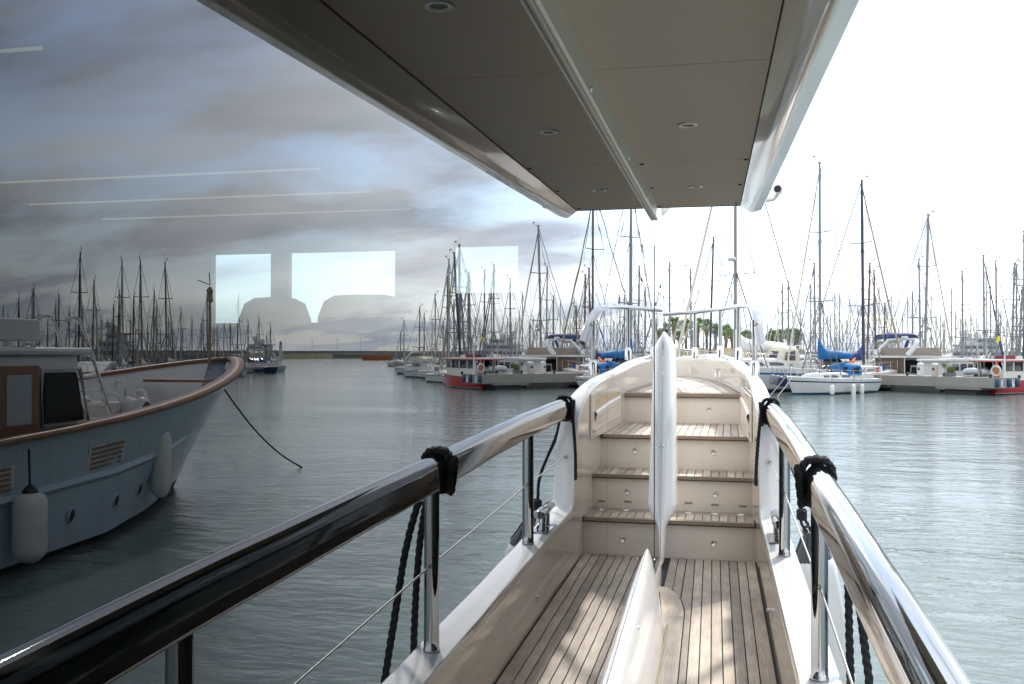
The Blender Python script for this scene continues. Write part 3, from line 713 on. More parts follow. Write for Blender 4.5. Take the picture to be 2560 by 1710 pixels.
for (u0, u1, vt, Y) in ((587, 757, 743, 4.9), (785, 1010, 737, 4.9)):
    a, b = at_y(u0, vt, Y), at_y(u1, vt, Y); w = b.x - a.x; z1 = a.z
    m = MB()
    pr = [(0, -1.0), (0, -.3), (.015, -.12), (.05, -.035), (.11, -.004), (.2, .0)]
    poly = [V(a.x + x * 1.0, Y, z1 + z) for x, z in pr] + [V(b.x - x, Y, z1 + z) for x, z in pr[::-1]]
    m.prism(poly, (0, .16, 0)); m.box(V((a.x + b.x) / 2, Y - .25, z1 - .75), (w, .5, .16)); m.build('helm_seat', [SEATM], yacht, bevel=.02)
STRIP = pbr('ceiling_light_strip', (.8, .75, .6), .5, emit=((1.0, .82, .5), 0.16))
for (u0, u1, v0, v1) in ((0, 105, 125, 117), (0, 800, 455, 421), (73, 930, 510, 480), (255, 1030, 547, 523), (528, 690, 592, 587)):
    a, b = at_z(u0, v0, Zc(.772)), at_z(u1, v1, Zc(.772))
    if a.y > 5.6: continue
    m = MB(); m.hexa([V(x, a.y + dy, z) for z in (Zc(.765), Zc(.774)) for dy in (0, .0035) for x in (max(a.x, xw0 + .02), min(b.x, -.5))]); m.build('ceiling_light_strip', [STRIP], yacht)

# ---- ropes and fenders over the rail
def rail_loop(Y, tilt=0.0, r=.014, name='rope', label='', tails=(), eye=True):
    m = MB(); c = V(rail_x(Y), Y, rail_zb(Y) + .054)
    def ring(off, da, k0, k1, grow=.004, slope=0.0):
        pts = []
        for k in range(k0, k1 + 1):
            a = 2 * math.pi * k / 28
            hx, hz = .036 + r + grow, .060 + r + grow
            ca, sa = math.cos(a), math.sin(a); e = .62
            x = hx * math.copysign(abs(ca) ** e, ca); z = hz * math.copysign(abs(sa) ** e, sa)
            pts.append(c + V(x, off + slope * sa + da * ca, z))
        return pts
    twisted(m, ring(.0, .03, -10, 22, .002, .01), r)
    if eye:
        hw, hh = r * 1.75, .062
        twisted(m, [c + V(-.040 - r * 1.2 - .006 * math.cos(t), -r * 1.4 + hw * math.sin(t), -.012 + hh * math.cos(t) * (1.0 if math.cos(t) > 0 else 1.15)) for t in [k * 2 * math.pi / 24 for k in range(25)]], r * .92)
        twisted(m, ring(-r * 2.1, .0, -1, 13, .002, -.004), r * .95)
    for t in tails: twisted(m, t(c), r)
    o = m.build(name, [ROPE], None, fix=False, label=label, category='rope', group='black ropes looped over the handrail')
    return o
rail_loop(3.44, r=.0142, label='thick black rope looped over the near part of the handrail, two lines hanging outside',
          tails=(lambda c: smoothpath([c + V(.045, .02, -.05), V(.40, 3.55, Zc(-.72)), V(.405, 3.5, Zc(-1.0)), V(.415, 3.49, Zc(-1.5)), V(.42, 3.47, Zc(-2.0))], 4),
                 lambda c: smoothpath([c + V(.05, -.03, -.05), V(.405, 3.40, Zc(-.72)), V(.44, 3.36, Zc(-1.0)), V(.49, 3.27, Zc(-1.5)), V(.53, 3.2, Zc(-1.9))], 4)))
rail_loop(5.93, r=.0108, label='black rope looped over the forward end of the handrail, its tail hanging beside the steps',
          tails=(lambda c: smoothpath([c + V(-.052, -.02, .0), V(.172, 5.86, Zc(-.46)), V(.160, 5.85, Zc(-.60)), V(.154, 5.83, Zc(-.70)), V(.152, 5.82, Zc(-.785))], 4),
                 lambda c: smoothpath([c + V(.03, .01, -.07), V(.30, 5.93, Zc(-.55)), V(.40, 5.95, Zc(-.78)), V(.418, 5.96, Zc(-.94))], 4)))
def big_fender(loc, R, L, label, group=None, small=False, body=FENDWH, parent_rope=None, tilt=(0, 0)):
    f = thing('fender', label, 'fender', loc, 0, group)
    f.rotation_euler = (tilt[0], tilt[1], 0)
    m = MB(); m.lathe([(R * .25, -L), (R * .55, -L * .97), (R * .85, -L * .90), (R, -L * .80), (R * 1.0, -L * .2), (R * .97, -L * .10), (R * .8, -L * .03), (R * .5, 0)], (0, 0, 0), (0, 0, 1), 28); m.build('body', [body], f)
    if small:
        m = MB(); m.lathe([(R * .5, -L * .004), (R * .42, R * .2), (R * .16, R * .5), (0, R * .55)], (0, 0, 0), (0, 0, 1), 20); m.build('end_cap', [BLACK], f)
        m = MB(); m.lathe([(R * .1, -L * 1.05), (R * .28, -L * 1.0), (R * .50, -L * .965)], (0, 0, 0), (0, 0, 1), 18); m.build('tip', [FENDBL], f)
        return f
    m = MB(); m.lathe([(R * .86, -L * .055), (R * .84, -L * .03), (R * .5, R * .35), (R * .3, R * .75), (R * .22, R * .85), (0, R * .86)], (0, 0, 0), (0, 0, 1), 24)
    for k in range(6):
        a = k * math.pi / 3; m.tube([V(math.cos(a) * R * .84, math.sin(a) * R * .84, -L * .03), V(math.cos(a) * R * .34, math.sin(a) * R * .34, R * .72)], R * .06, 6)
    m.tube([V(R * .22 * math.cos(t), 0, R * .95 + R * .22 * math.sin(t)) for t in [i * math.pi / 6 for i in range(12)]], R * .075, 6, closed=True)
    m.build('end_cap', [FENDBL], f)
    m = MB(); m.lathe([(R * .2, -L * 1.06), (R * .3, -L * 1.0), (R * .56, -L * .965)], (0, 0, 0), (0, 0, 1), 18); m.build('tip', [FENDBL], f)
    return f
big_fender((.475, 5.93, Zc(-1.175)), .125, .95, 'white fender with charcoal end cap hanging outside the bulwark by the forward stanchion', tilt=(0, -.16))
m = MB(); k_ = V(.42, 5.955, Zc(-.945))
for i in range(4):
    twisted(m, [k_ + V(.022 * math.cos(a), .022 * math.sin(a), -.014 * i + .006 * math.sin(a * 2)) for a in [t * 2 * math.pi / 12 for t in range(13)]], .010)
twisted(m, [k_ + V(.01, 0, -.04), k_ + V(.035, -.02, -.075), k_ + V(.05, -.03, -.115)], .009); twisted(m, [k_ + V(-.01, 0, -.04), k_ + V(.0, -.02, -.08), k_ + V(.03, -.04, -.12)], .009)
m.build('rope_knot', [ROPE], None, fix=False, label='knot of black rope above the charcoal cap of the near fender', category='rope')

# ================================================================== marina: shared meshes
LIB = {}
def lib(key, fn):
    if key not in LIB: LIB[key] = fn()
    return LIB[key]
def inst(name, me, parent, loc=(0, 0, 0), scale=(1, 1, 1), rot=(0, 0, 0)):
    o = bpy.data.objects.new(name, me); COL.objects.link(o); o.parent = parent
    o.location = loc; o.scale = scale; o.rotation_euler = rot
    return o
BOATW = pbr('boat_white', (.54, .54, .53), .3, var=.06, dirt=(.6, .58, .53), vscale=1.2)
BOATC = pbr('boat_cream', (.58, .545, .48), .35, var=.06, vscale=1.2)
DECKG = pbr('boat_deck', (.62, .60, .55), .6, var=.1)
NAVY = pbr('navy_paint', (.018, .03, .09), .3)
BLUEST = pbr('blue_stripe', (.03, .09, .26), .35)
TEALB = pbr('teal_antifouling', (.01, .18, .30), .5, dirt=(.03, .10, .12))
REDB = pbr('red_paint', (.42, .03, .035), .4, var=.15)
BLACKB = pbr('black_antifouling', (.02, .022, .024), .6)
COVB = pbr('bright_blue_canvas', (.002, .11, .29), .7, var=.2, vscale=3, bump=.6, bscale=5)
COVN = pbr('navy_canvas', (.015, .03, .12), .75, var=.2, bump=.5, bscale=5)
COVC = pbr('cream_canvas', (.58, .52, .42), .8, var=.15, bump=.5, bscale=5)
COVW = pbr('white_canvas', (.70, .69, .66), .75, var=.1, bump=.5, bscale=5)
COVG = pbr('grey_canvas', (.28, .27, .26), .8, var=.15, bump=.5, bscale=5)
COVR = pbr('wine_red_canvas', (.20, .02, .035), .8, var=.2, bump=.5, bscale=5)
COVO = pbr('orange_canvas', (.75, .16, .03), .7, var=.15)
ALU = pbr('mast_aluminium', (.23, .23, .235), .45, .2, var=.12, vscale=1.0)
ALUW = pbr('mast_white', (.48, .47, .45), .4, var=.1, vscale=1.0)
DARKM = pbr('mast_dark', (.022, .026, .045), .3, var=.3)
BROWNM = pbr('mast_brown', (.17, .075, .04), .5, var=.25)
TANM = pbr('mast_tan', (.42, .33, .22), .5, var=.2)
WIRE = pbr('rigging_wire', (.17, .17, .18), .5, .3, var=.1)
CONC = pbr('pier_concrete', (.27, .25, .222), .85, var=.12, vscale=.6, dirt=(.22, .20, .18), bump=.5, bscale=20)
CONCD = pbr('wet_concrete', (.03, .03, .028), .8, var=.3, dirt=(.04, .05, .04))

def hull_mesh(name, top, stripe, boot, bottom, Lh=10.0, beam=1.62, fb=1.0, rise=.28, stern=.78):
    m = MB(); n = 15
    lev = [-.35, .05, .13, .19, .72, .80, 1.0]
    mats = [3, 2, 0, 0, 1, 0]
    ws = []
    for i in range(n):
        t = i / (n - 1)
        w = beam * (stern + (1 - stern) * math.sin(min(1, t / .45) * math.pi / 2)) if t < .45 else beam * max(0.015, 1 - ((t - .45) / .55) ** 2.1)
        ws.append(w)
    for k in range(6):
        rows = []
        for i in range(n):
            t = i / (n - 1); sh = fb + rise * t * t
            row = []
            for l in (lev[k], lev[k + 1]):
                z = l * (sh if l > .2 else 1.0)
                flare = interp([(-.35, .35), (.05, .80), (.19, .86), (.6, .96), (1.0, 1.0)], l)
                flare = flare - max(0, t - .6) * .55 * max(0, 1 - l)
                yb = Lh * (t - .5) + (0 if t < .7 else (t - .7) / .3 * (l - 1.0) * .9) - (max(0, .3 - t) / .3) * (1 - l) * -.35
                row.append((ws[i] * max(.02, flare), yb, z))
            rows.append([V(*row[0]), V(*row[1])])
        m.grid(rows, True, mats[k]); m.grid([[V(-a.x, a.y, a.z) for a in r] for r in rows], True, mats[k])
    # transom
    tr = []
    for l in lev: 
        z = l * (fb if l > .2 else 1); fl = interp([(-.35, .35), (.05, .80), (.19, .86), (.6, .96), (1.0, 1.0)], l)
        tr.append((ws[0] * fl, -Lh / 2 + (1 - l) * .35, z))
    m.grid([[V(-x, y, z), V(x, y, z)] for x, y, z in tr], False, 0)
    me = m.mesh(name, [top, stripe, boot, bottom]); me['ws'] = ws
    return me, ws
def deck_mesh(ws, Lh, fb, rise):
    m = MB(); n = len(ws)
    rows = []
    for i in range(n):
        t = i / (n - 1); z = fb + rise * t * t
        rows.append([V(-ws[i] * .985, Lh * (t - .5), z - .02), V(-ws[i] * .5, Lh * (t - .5), z + .03), V(0, Lh * (t - .5), z + .05), V(ws[i] * .5, Lh * (t - .5), z + .03), V(ws[i] * .985, Lh * (t - .5), z - .02)])
    m.grid(rows, True)
    return m.mesh('deck', [DECKG])
def cabin_mesh():
    m = MB(); rows = []
    for y, w, z in ((-1.6, 1.0, .38), (-1.5, 1.02, .46), (0, .98, .46), (1.6, .75, .36), (2.6, .45, .2), (2.8, .35, .02)):
        zz = 1.0 + .28 * ((y + 5) / 10) ** 2
        rows.append([V(-w, y, zz), V(-w * .9, y, zz + z * .85), V(-w * .7, y, zz + z), V(w * .7, y, zz + z), V(w * .9, y, zz + z * .85), V(w, y, zz)])
    m.grid(rows, False, 0); m.add(rows[0], [tuple(range(6))], False, 0)
    for s in (-1, 1):
        for y0, y1 in ((-1.2, -.2), (0, .9), (1.1, 1.6)):
            w = 1.0 if y1 < 0 else .95 - max(0, y0 - .5) * .2
            zz = 1.17
            m.add([V(s * (w * .985 + .012), y0, zz), V(s * (w * .985 + .012 - max(0, y1 - .5) * .06), y1, zz + .02), V(s * (w * .92 + .012 - max(0, y1 - .5) * .06), y1, zz + .15), V(s * (w * .92 + .012), y0, zz + .15)], [(0, 1, 2, 3)], False, 1)
    m.box((0, .6, 1.52), (.5, .5, .06), mat=0); m.box((0, -1.9, 1.1), (1.5, .1, .35), mat=0)
    # cockpit coaming, wheel and winches
    m.box((-.9, -3.0, 1.14), (.22, 2.4, .26), mat=0); m.box((.9, -3.0, 1.14), (.22, 2.4, .26), mat=0)
    m.tube([V(.45 * math.cos(a), -3.6, 1.65 + .45 * math.sin(a)) for a in [i * math.pi / 8 for i in range(16)]], .025, 5, closed=True, mat=2)
    m.box((0, -3.5, 1.3), (.2, .25, .8), mat=0)
    for s in (-1, 1): m.lathe([(.09, 0), (.07, .1), (.09, .18)], (s * .9, -2.5, 1.27), n=8, mat=2)
    return m.mesh('coachroof', [BOATW, WINDOW, CHROME])
def rails_mesh():
    m = MB()
    def sh(t): return 1.0 + .28 * t * t
    for s in (-1, 1):
        pts = []
        for t in (.02, .14, .28, .42, .56, .70, .82, .92):
            w = 1.62 * (.78 + .22 * math.sin(min(1, t / .45) * math.pi / 2)) if t < .45 else 1.62 * (1 - ((t - .45) / .55) ** 2.1)
            p = V(s * w * .95, 10 * (t - .5), sh(t)); pts.append(p); m.tube([p, p + V(0, 0, .62)], .015, 5)
        m.tube([p + V(0, 0, .6) for p in pts], .009, 4); m.tube([p + V(0, 0, .32) for p in pts], .007, 4)
    a = 4.2
    m.tube(smoothpath([V(-.42, 4.2, 1.85), V(-.3, 4.9, 1.9), V(0, 5.15, 1.9), V(.3, 4.9, 1.9), V(.42, 4.2, 1.85)], 3), .018, 6)
    for x, y in ((-.28, 4.9), (.28, 4.9), (0, 5.1)): m.tube([V(x, y, 1.9), V(x * .8, y - .15, 1.25)], .016, 5)
    m.tube([V(-1.25, -4.1, 1.65), V(-1.2, -4.85, 1.65), V(1.2, -4.85, 1.65), V(1.25, -4.1, 1.65)], .018, 6)
    for x in (-1.2, -.5, .5, 1.2): m.tube([V(x, -4.85, 1.65), V(x, -4.85, 1.0)], .016, 5)
    m.box((0, 5.2, 1.27), (.16, .5, .07))
    return m.mesh('guard_rails', [CHROME])
def mast_mesh(mat):
    m = MB(); rows = []
    sec = [(1.0 * math.cos(a), 1.45 * math.sin(a)) for a in [i * math.pi / 5 for i in range(10)]]
    m.sweep([V(0, 0, 0), V(0, 0, .5), V(0, 0, .85), V(0, 0, 1.0)], sec, scale=[1, 1, .95, .72], up=(0, 1, 0))
    return m.mesh('mast', [mat])
def masthead_mesh():
    m = MB(); m.box((0, 0, .04), (.10, .26, .07)); m.tube([V(0, -.1, .05), V(0, -.12, .8)], .008, 4); m.tube([V(0, .1, .08), V(0, .45, .2), V(.05, .62, .32)], .014, 4); m.box((0, .55, .36), (.03, .22, .1)); m.tube([V(0, .05, .05), V(.1, .2, .42)], .012, 4)
    return m.mesh('masthead_gear', [WIRE])
def spreader_mesh():
    m = MB()
    for s in (-1, 1): m.sweep([V(0, 0, 0), V(s * 1.0, -.12, .05)], [(.022 * math.cos(a), .035 * math.sin(a)) for a in [i * math.pi / 3 for i in range(6)]])
    return m.mesh('spreader', [WIRE])
def rigging_mesh():   # x, y in hull units (length 10, mast at y = 1), z in mast heights
    m = MB(); r = .0072
    def w(a, b, k=1.0): m.tube([V(*a), V(*b)], r * k, 4, caps=False)
    w((0, 1, .985), (0, 4.95, .09)); w((0, 1, 1.0), (0, -4.8, .075))
    for s in (-1, 1):
        w((s * 1.35, .85, .08), (s * 1.0, .9, .40)); w((s * 1.0, .9, .40), (s * .78, .92, .70)); w((s * .78, .92, .70), (0, 1, .985))
        w((s * 1.3, 1.3, .08), (0, 1, .42)); w((s * 1.3, .4, .08), (0, 1, .42)); w((s * 1.0, .9, .40), (0, 1, .70), .8)
    w((0, .85, .97), (.05, .82, .10), .8); w((.06, 1.12, .9), (.08, 1.14, .1), .8)
    return m.mesh('standing_rigging', [WIRE])
def furl_mesh(mat):
    m = MB(); a, b = V(0, 4.9, .11), V(0, 1.05, .96); pts = [a.lerp(b, t) for t in (0, .04, .2, .5, .8, .96, 1)]
    m.sweep(pts, [(math.cos(t), .10 * math.sin(t)) for t in [i * math.pi / 4 for i in range(8)]], up=(0, 0, 1), scale=[.03, .075, .085, .07, .055, .04, .02])
    return m.mesh('furled_headsail', [mat])
def boom_mesh(mat):     # boom along -y from the mast at y = 1; cover humped up the mast
    m = MB()
    m.tube([V(0, .92, 1.95), V(0, -2.7, 2.02)], .06, 8, mat=1)
    rows = []
    rnd = random.Random(3)
    for y, h, w in ((1.06, 1.05, .10), (.95, 1.0, .13), (.75, .72, .17), (.4, .50, .20), (0, .42, .20), (-.5, .38, .19), (-1.1, .36, .18), (-1.7, .33, .17), (-2.2, .30, .15), (-2.6, .26, .12), (-2.72, .1, .05)):
        z0 = 1.93 - .0 * y; j = rnd.uniform(-.03, .03)
        rows.append([V(w * .5, y, z0 - .10), V(w + j, y, z0 + h * .25), V(w * .7, y, z0 + h * .7 + j), V(0, y, z0 + h), V(-w * .7, y, z0 + h * .7 - j), V(-w - j, y, z0 + h * .25), V(-w * .5, y, z0 - .10)])
    m.grid(rows, True, 0, cv=True); m.add(rows[0], [tuple(range(7))], True, 0)
    m.tube([V(0, -2.7, 2.0), V(0, -2.9, 1.2)], .02, 4, mat=1)
    return m.mesh('boom_with_sail_cover', [mat, ALU])
def hood_mesh(mat):
    m = MB(); rows = []
    for y, z, w in ((-.9, 1.40, .9), (-1.1, 1.75, .92), (-1.35, 2.02, .95), (-1.8, 2.12, 1.0), (-2.25, 2.08, 1.03)):
        rows.append([V(-w, y - .05, 1.25), V(-w * .98, y, z - .22), V(-w * .8, y, z - .05), V(0, y, z + .04), V(w * .8, y, z - .05), V(w * .98, y, z - .22), V(w, y - .05, 1.25)])
    m.grid(rows, True, 0)
    for s in (-1, 1): m.add([V(s * .97, -1.3, 1.4), V(s * 1.025, -2.0, 1.4), V(s * 1.02, -2.0, 1.85), V(s * .97, -1.35, 1.75)], [(0, 1, 2, 3)], False, 1)
    m.add([V(-.75, -.93, 1.48), V(.75, -.93, 1.48), V(.72, -1.16, 1.82), V(-.72, -1.16, 1.82)], [(0, 1, 2, 3)], False, 1)
    return m.mesh('sprayhood', [mat, WINDOW])
def bimini_mesh(mat):
    m = MB(); rows = []
    for y, z in ((-2.6, 2.75), (-2.75, 2.88), (-3.6, 2.95), (-4.5, 2.88), (-4.65, 2.75)):
        rows.append([V(-1.15, y, z - .16), V(-1.05, y, z), V(0, y, z + .07), V(1.05, y, z), V(1.15, y, z - .16)])
    m.grid(rows, True, 0)
    for s in (-1, 1):
        for y in (-2.7, -4.5): m.tube([V(s * 1.13, y, 2.7), V(s * 1.2, -3.6, 1.1)], .016, 5, mat=1)
    return m.mesh('bimini', [mat, CHROME])
HV = {'white': (BOATW, BLUEST, NAVY, BLACKB), 'blue': (BOATW, NAVY, NAVY, TEALB), 'navy': (NAVY, BOATW, BOATW, REDB), 'red': (BOATW, REDB, REDB, BLACKB), 'cream': (BOATC, BOATC, NAVY, BLACKB)}
def get_hull(var):
    me, ws = lib('hull_' + var, lambda: hull_mesh('hull', *HV[var])); return me, ws
MASTM = {'silver': ALU, 'dark': DARKM, 'brown': BROWNM, 'tan': TANM, 'white': ALUW}
COVM = {'tan': TANM, 'blue': COVB, 'navy': COVN, 'cream': COVC, 'white': COVW, 'grey': COVG, 'red': COVR}
def dirz(dx, dy): return math.atan2(-dx, dy)       # turn local +y to (dx, dy)
def sailboat(mast_xy, rz, L, mh, label, group=None, hull='white', mast='silver', cover='cream', hood=None, bimini=None, furl='white', mr=.065, lean=(0, 0), rails=True, spr=2, radar=False, cat='sailboat'):
    s = L / 10.0
    off = Matrix.Rotation(rz, 3, 'Z') @ Vector((0, 1.0 * s, 0))
    r = thing('sailing_yacht', label, cat, (mast_xy[0] - off.x, mast_xy[1] - off.y, 0), rz, group)
    r.rotation_euler = (lean[0], lean[1], rz)
    me, ws = get_hull(hull); S = (s, s, s)
    inst('hull', me, r, scale=S)
    inst('deck', lib('deck', lambda: deck_mesh(ws, 10.0, 1.0, .28)), r, scale=S)
    inst('coachroof', lib('cabin', cabin_mesh), r, scale=S)
    if rails: inst('guard_rails', lib('rails', rails_mesh), r, scale=S)
    inst('mast', lib('mast_' + mast, lambda: mast_mesh(MASTM[mast])), r, loc=(0, s, 1.1 * s), scale=(mr, mr, mh - 1.1 * s))
    inst('masthead_gear', lib('masthead', masthead_mesh), r, loc=(0, s, mh))
    for k, (h, w) in enumerate(((.40, 1.0), (.70, .78))[:spr]): inst('spreader', lib('spreader', spreader_mesh), r, loc=(0, s, mh * h), scale=(w * s, s, 1))
    inst('standing_rigging', lib('rig', rigging_mesh), r, scale=(s, s, mh))
    if furl: inst('furled_headsail', lib('furl_' + furl, lambda: furl_mesh(COVM[furl])), r, scale=(s, s, mh))
    if cover: inst('sail_cover', lib('boom_' + cover, lambda: boom_mesh(COVM[cover])), r, scale=S)
    if hood: inst('sprayhood', lib('hood_' + hood, lambda: hood_mesh(COVM[hood])), r, scale=S)
    if bimini: inst('bimini', lib('bim_' + bimini, lambda: bimini_mesh(COVM[bimini])), r, scale=S)
    if radar:
        def rm():
            m = MB(); m.lathe([(0, .14), (.2, .14), (.27, .1), (.28, 0), (.22, -.08), (0, -.09)], (0, .35, 0), n=16); m.box((0, .18, -.1), (.08, .35, .05)); return m.mesh('radar_dome', [BOATW])
        inst('radar_dome', lib('radar', rm), r, loc=(0, s, mh * radar))
    return r

# ---- directions of the marina
PV = Vector((-.70, .714, 0)); QV = Vector((.714, .70, 0))          # along the piers; across them
RZ_L, RZ_R = dirz(-QV.x, -QV.y), dirz(QV.x, QV.y)

# ---- concrete piers
def pier(end, length, label, name='concrete_pier', w=2.2, group=None, detail=False):
    r = thing(name, label, 'pier', (end.x, end.y, 0), dirz(PV.x, PV.y), group)     # local +y runs inland, +x = QV side
    m = MB(); zt, zb = 1.06, .44
    seg = 4.0; n = int(length / seg)
    for k in range(n):
        a, b = k * seg, (k + 1) * seg - .012
        s_ = MB(); s_.hexa([V(x, y, z) for z in (zb, zt) for y in (a, b) for x in (0, w)])
        s_.build('pier_slab', [CONC], r)
    for k in range(0, n, 4):
        y = .9 + k * seg + 1.6
        s_ = MB(); s_.box((w / 2, y, .375), (w * .96, 3.0, .125)); s_.build('pile_cap', [CONC], r)
        s_ = MB(); s_.box((w / 2, y - .1, -.35), (w * .82, 2.1, 1.32)); s_.build('pile', [CONCD], r)
    return r
P1 = at_z(2489.8, 945, 1.06); P1.z = 0
# with +y = PV, local +x is to the right of PV, i.e. towards QV
pier(P1, 64, 'grey concrete pier on dark piles, its end in front of the red boat')
for vu, vv, lb in ((1061, 916.5, 'nearer'), (1000, 906, 'farther')):
    p = mir(at_z(vu, vv, 1.06)); p.z = 0
    pier(p, 64, lb + ' of two concrete piers beyond the red boat, reflected in the saloon window', group='farther concrete piers')

# ---- the blue-covered sloop in front
bow, ste = at_z(1980.5, 987.6, 0), at_z(2167.5, 979.5, 0)
dA = (bow - ste); LA = dA.length / .83; dA.normalize()
midA = ste + dA * (LA * .46)
mA = at(2050, 881, 59.3)
rzA = dirz(dA.x, dA.y)
A = sailboat((mA.x, mA.y), rzA, 8.7, at(2050.5, 408, 59.3).z, 'white sloop with bright blue sail cover and sprayhood, nearest in front of the pier', hull='blue', cover='blue', hood='blue', furl='cream', mr=.072)
for ch in A.children:
    if ch.name.startswith('sail_cover'): ch.scale = (1.15, .95, 1.17)
    if ch.name.startswith('sprayhood'): ch.scale = (.95, .95, .9)
# orange bag under the boom end
ob = MB(); ob.sweep([V(0, -1.4, 1.78), V(0, -2.0, 1.70), V(0, -2.6, 1.78), V(0, -3.0, 2.2)], [(.05, -.05), (.05, .05), (0, .16), (-.05, .05), (-.05, -.05)], up=(0, 0, 1), scale=[.6, 1.4, 1.8, .5])
ob.build('orange_bag', [COVO], A)
def hang_fender(p, R, L, mat, label, group=None, rope=None):
    f = thing('fender', label, 'fender', p, 0, group)
    m = MB(); m.lathe([(0, -L), (R * .3, -L * .99), (R * .85, -L * .9), (R, -L * .78), (R, -L * .2), (R * .8, -L * .06), (R * .3, 0), (0, 0)], (0, 0, 0), n=14); m.build('body', [mat], f)
    m = MB(); m.tube([V(0, 0, 0), V(0, 0, .45)], .012, 5); m.build('lanyard', [ROPE if mat is not FENDWH else WIRE], f)
    return f
GREYF = pbr('grey_fender', (.20, .20, .21), .5, var=.15)
for u, v, d, hh, nm in ((2080, 962, 57.2, .62, 'small white fender amidships on the blue-covered sloop'), (2133.5, 960, 58.6, .85, 'longest white fender hanging near the stern of the blue-covered sloop'), (2154.5, 960, 59.4, .66, 'aftermost white fender on the blue-covered sloop')):
    hang_fender(at(u, v, d), .14, hh, FENDWH, nm, 'white fenders on the blue-covered sloop')
for (a, b, lb) in (((1962, 944), (1926, 988), 'left of two pale mooring lines from the bow of the blue-covered sloop'), ((1980, 943), (1944, 991), 'right of two pale mooring lines from the bow of the blue-covered sloop')):
    m = MB(); pa, pb = at(*a, 55.8), at_z(*b, -.02); m.tube([pa, pa.lerp(pb, .5) - V(0, 0, .05), pb], .028, 6)
    m.build('mooring_line', [pbr('pale_rope', (.62, .60, .54), .8)], None, label=lb, category='rope', group='bow lines of the blue-covered sloop')

# ---- its neighbour: big ketch with blue stripe
mB = at(1838.5, 881, 62)
B = sailboat((mB.x, mB.y), rzA, 14.5, 19.0, 'large white ketch with blue stripe and cream awnings, partly behind the coaming', hull='white', cover='white', hood='cream', furl='cream', mr=.088, radar=.45)
for u, v, d, mt, lb in ((1930.5, 936, 58.5, GREYF, 'left grey fender on the blue-striped ketch'), (1942.5, 938, 59, GREYF, 'right grey fender on the blue-striped ketch'), (1953.5, 942, 58.6, COVN, 'left navy fender on the blue-striped ketch'), (1960.5, 942, 59, COVN, 'right navy fender on the blue-striped ketch')):
    hang_fender(at(u, v, d), .17, .62, mt, lb, 'fenders on the blue-striped ketch')

# ---- other masts: tip u, tip v, foot shift in px at the horizon, distance, mast, hull, cover, label
def place(u, v, shift, d, mast='silver', hull='white', cover='cream', label='', group=None, hood=None, mirror=False, side=-1, mr=None, L=None, jit=0.0, radar=False, rails=False, spr=2, bimini=None):
    tip = at(u, v, d); foot = at(u + shift, 881, d)
    if mirror: tip, foot = mir(tip), mir(foot)
    mh = tip.z; Lb = L or min(13.0, max(7.0, mh / 1.32))
    rz = (RZ_L if side < 0 else RZ_R) + jit
    lv = Vector((tip.x - foot.x, tip.y - foot.y, 0)) / max(1, mh - 2)
    w = Matrix.Rotation(-rz, 3, 'Z') @ lv
    return sailboat((foot.x, foot.y), rz, Lb, mh, label, group, hull, mast, cover, hood, bimini, 'tan' if mast in ('dark', 'brown') else ('cream' if random.random() < .9 else 'navy'), mr or (.056 + .0017 * mh), (-w.y, w.x), rails, spr, radar)
G1 = 'sailboats moored left of the concrete pier'
NAMED = [
    (2155, 452.6, 4, 66, 'dark', 'cream', 'navy', 'sailboat with tall navy blue mast beside the brown masts', 1, .085),
    (2319, 537.7, -9, 72, 'silver', 'white', 'cream', 'sailboat with tall raked silver mast carrying a radar dome behind the pier', 1, .085),
    (2298, 651, 4, 88, 'silver', 'white', 'navy', 'sailboat with grey mast close left of the tall radar-carrying mast', 1, None),
    (2405.7, 680, 1, 84, 'silver', 'white', 'cream', 'sailboat with tan furled stay behind the planter on the pier', 1, None),
    (2459, 639.6, 2, 88, 'silver', 'white', 'white', 'sailboat with the tallest mast behind the life-ring pole', 1, None),
    (2489.9, 653.4, 2, 88, 'silver', 'white', 'navy', 'sailboat with tall mast flying a yellow flag near the red boat', 1, None),
    (2541, 663, 0, 86, 'silver', 'white', 'red', 'sailboat with silver mast rising behind the red boat cabin', 1, None),
    (2571, 600, -18, 64, 'dark', 'navy', 'navy', 'sailboat with dark leaning mast at the edge beside the red boat', 1, .08),
    (2173, 658.6, -7, 80, 'brown', 'cream', 'cream', 'wooden sailboat with the tallest brown mast beside the navy blue mast', 1, None),
    (2186, 677, 4, 82, 'brown', 'cream', 'cream', 'wooden sailboat with second brown mast above the flybridge cruiser', 1, None),
    (2211, 760, -3, 84, 'brown', 'cream', None, 'small wooden sailboat with the shortest brown mast by the blue bimini', 1, None),
    (2036, 658.6, 4, 88, 'silver', 'white', 'navy', 'sailboat with tall mast just left of the blue-covered sloop mast', -1, None),
    (1674, 655.7, 0, 86, 'silver', 'white', 'white', 'sailboat with silver mast just right of the white fin', -1, None),
    (1726.8, 674, 2, 84, 'silver', 'cream', 'cream', 'sailboat with silver mast among the palms left of the bow rail posts', -1, None),
    (1781.8, 595, -9, 82, 'dark', 'white', 'navy', 'sailboat with black leaning mast behind the bow rail', -1, .07),
    (1956, 711.5, 1, 92, 'silver', 'white', 'grey', 'left of a close pair of silver masts beside the bow rail end', -1, None),
    (1971, 703, 0, 94, 'silver', 'white', 'navy', 'right of a close pair of silver masts beside the bow rail end', -1, None),
    (2281, 730.6, 1, 100, 'silver', 'white', 'blue', 'sailboat with slim mast right of the blue bimini', 1, None),
]
for (u, v, sh, d, ms, hu, cv, lb, sd_, mr) in NAMED:
    place(u, v, sh, d, ms, hu, cv, lb, 'sailboats moored beyond the pier', side=sd_, mr=mr, rails=d < 75, radar=.34 if 'radar dome' in lb else False, hood=random.choice([None, 'navy', 'cream', 'white']))
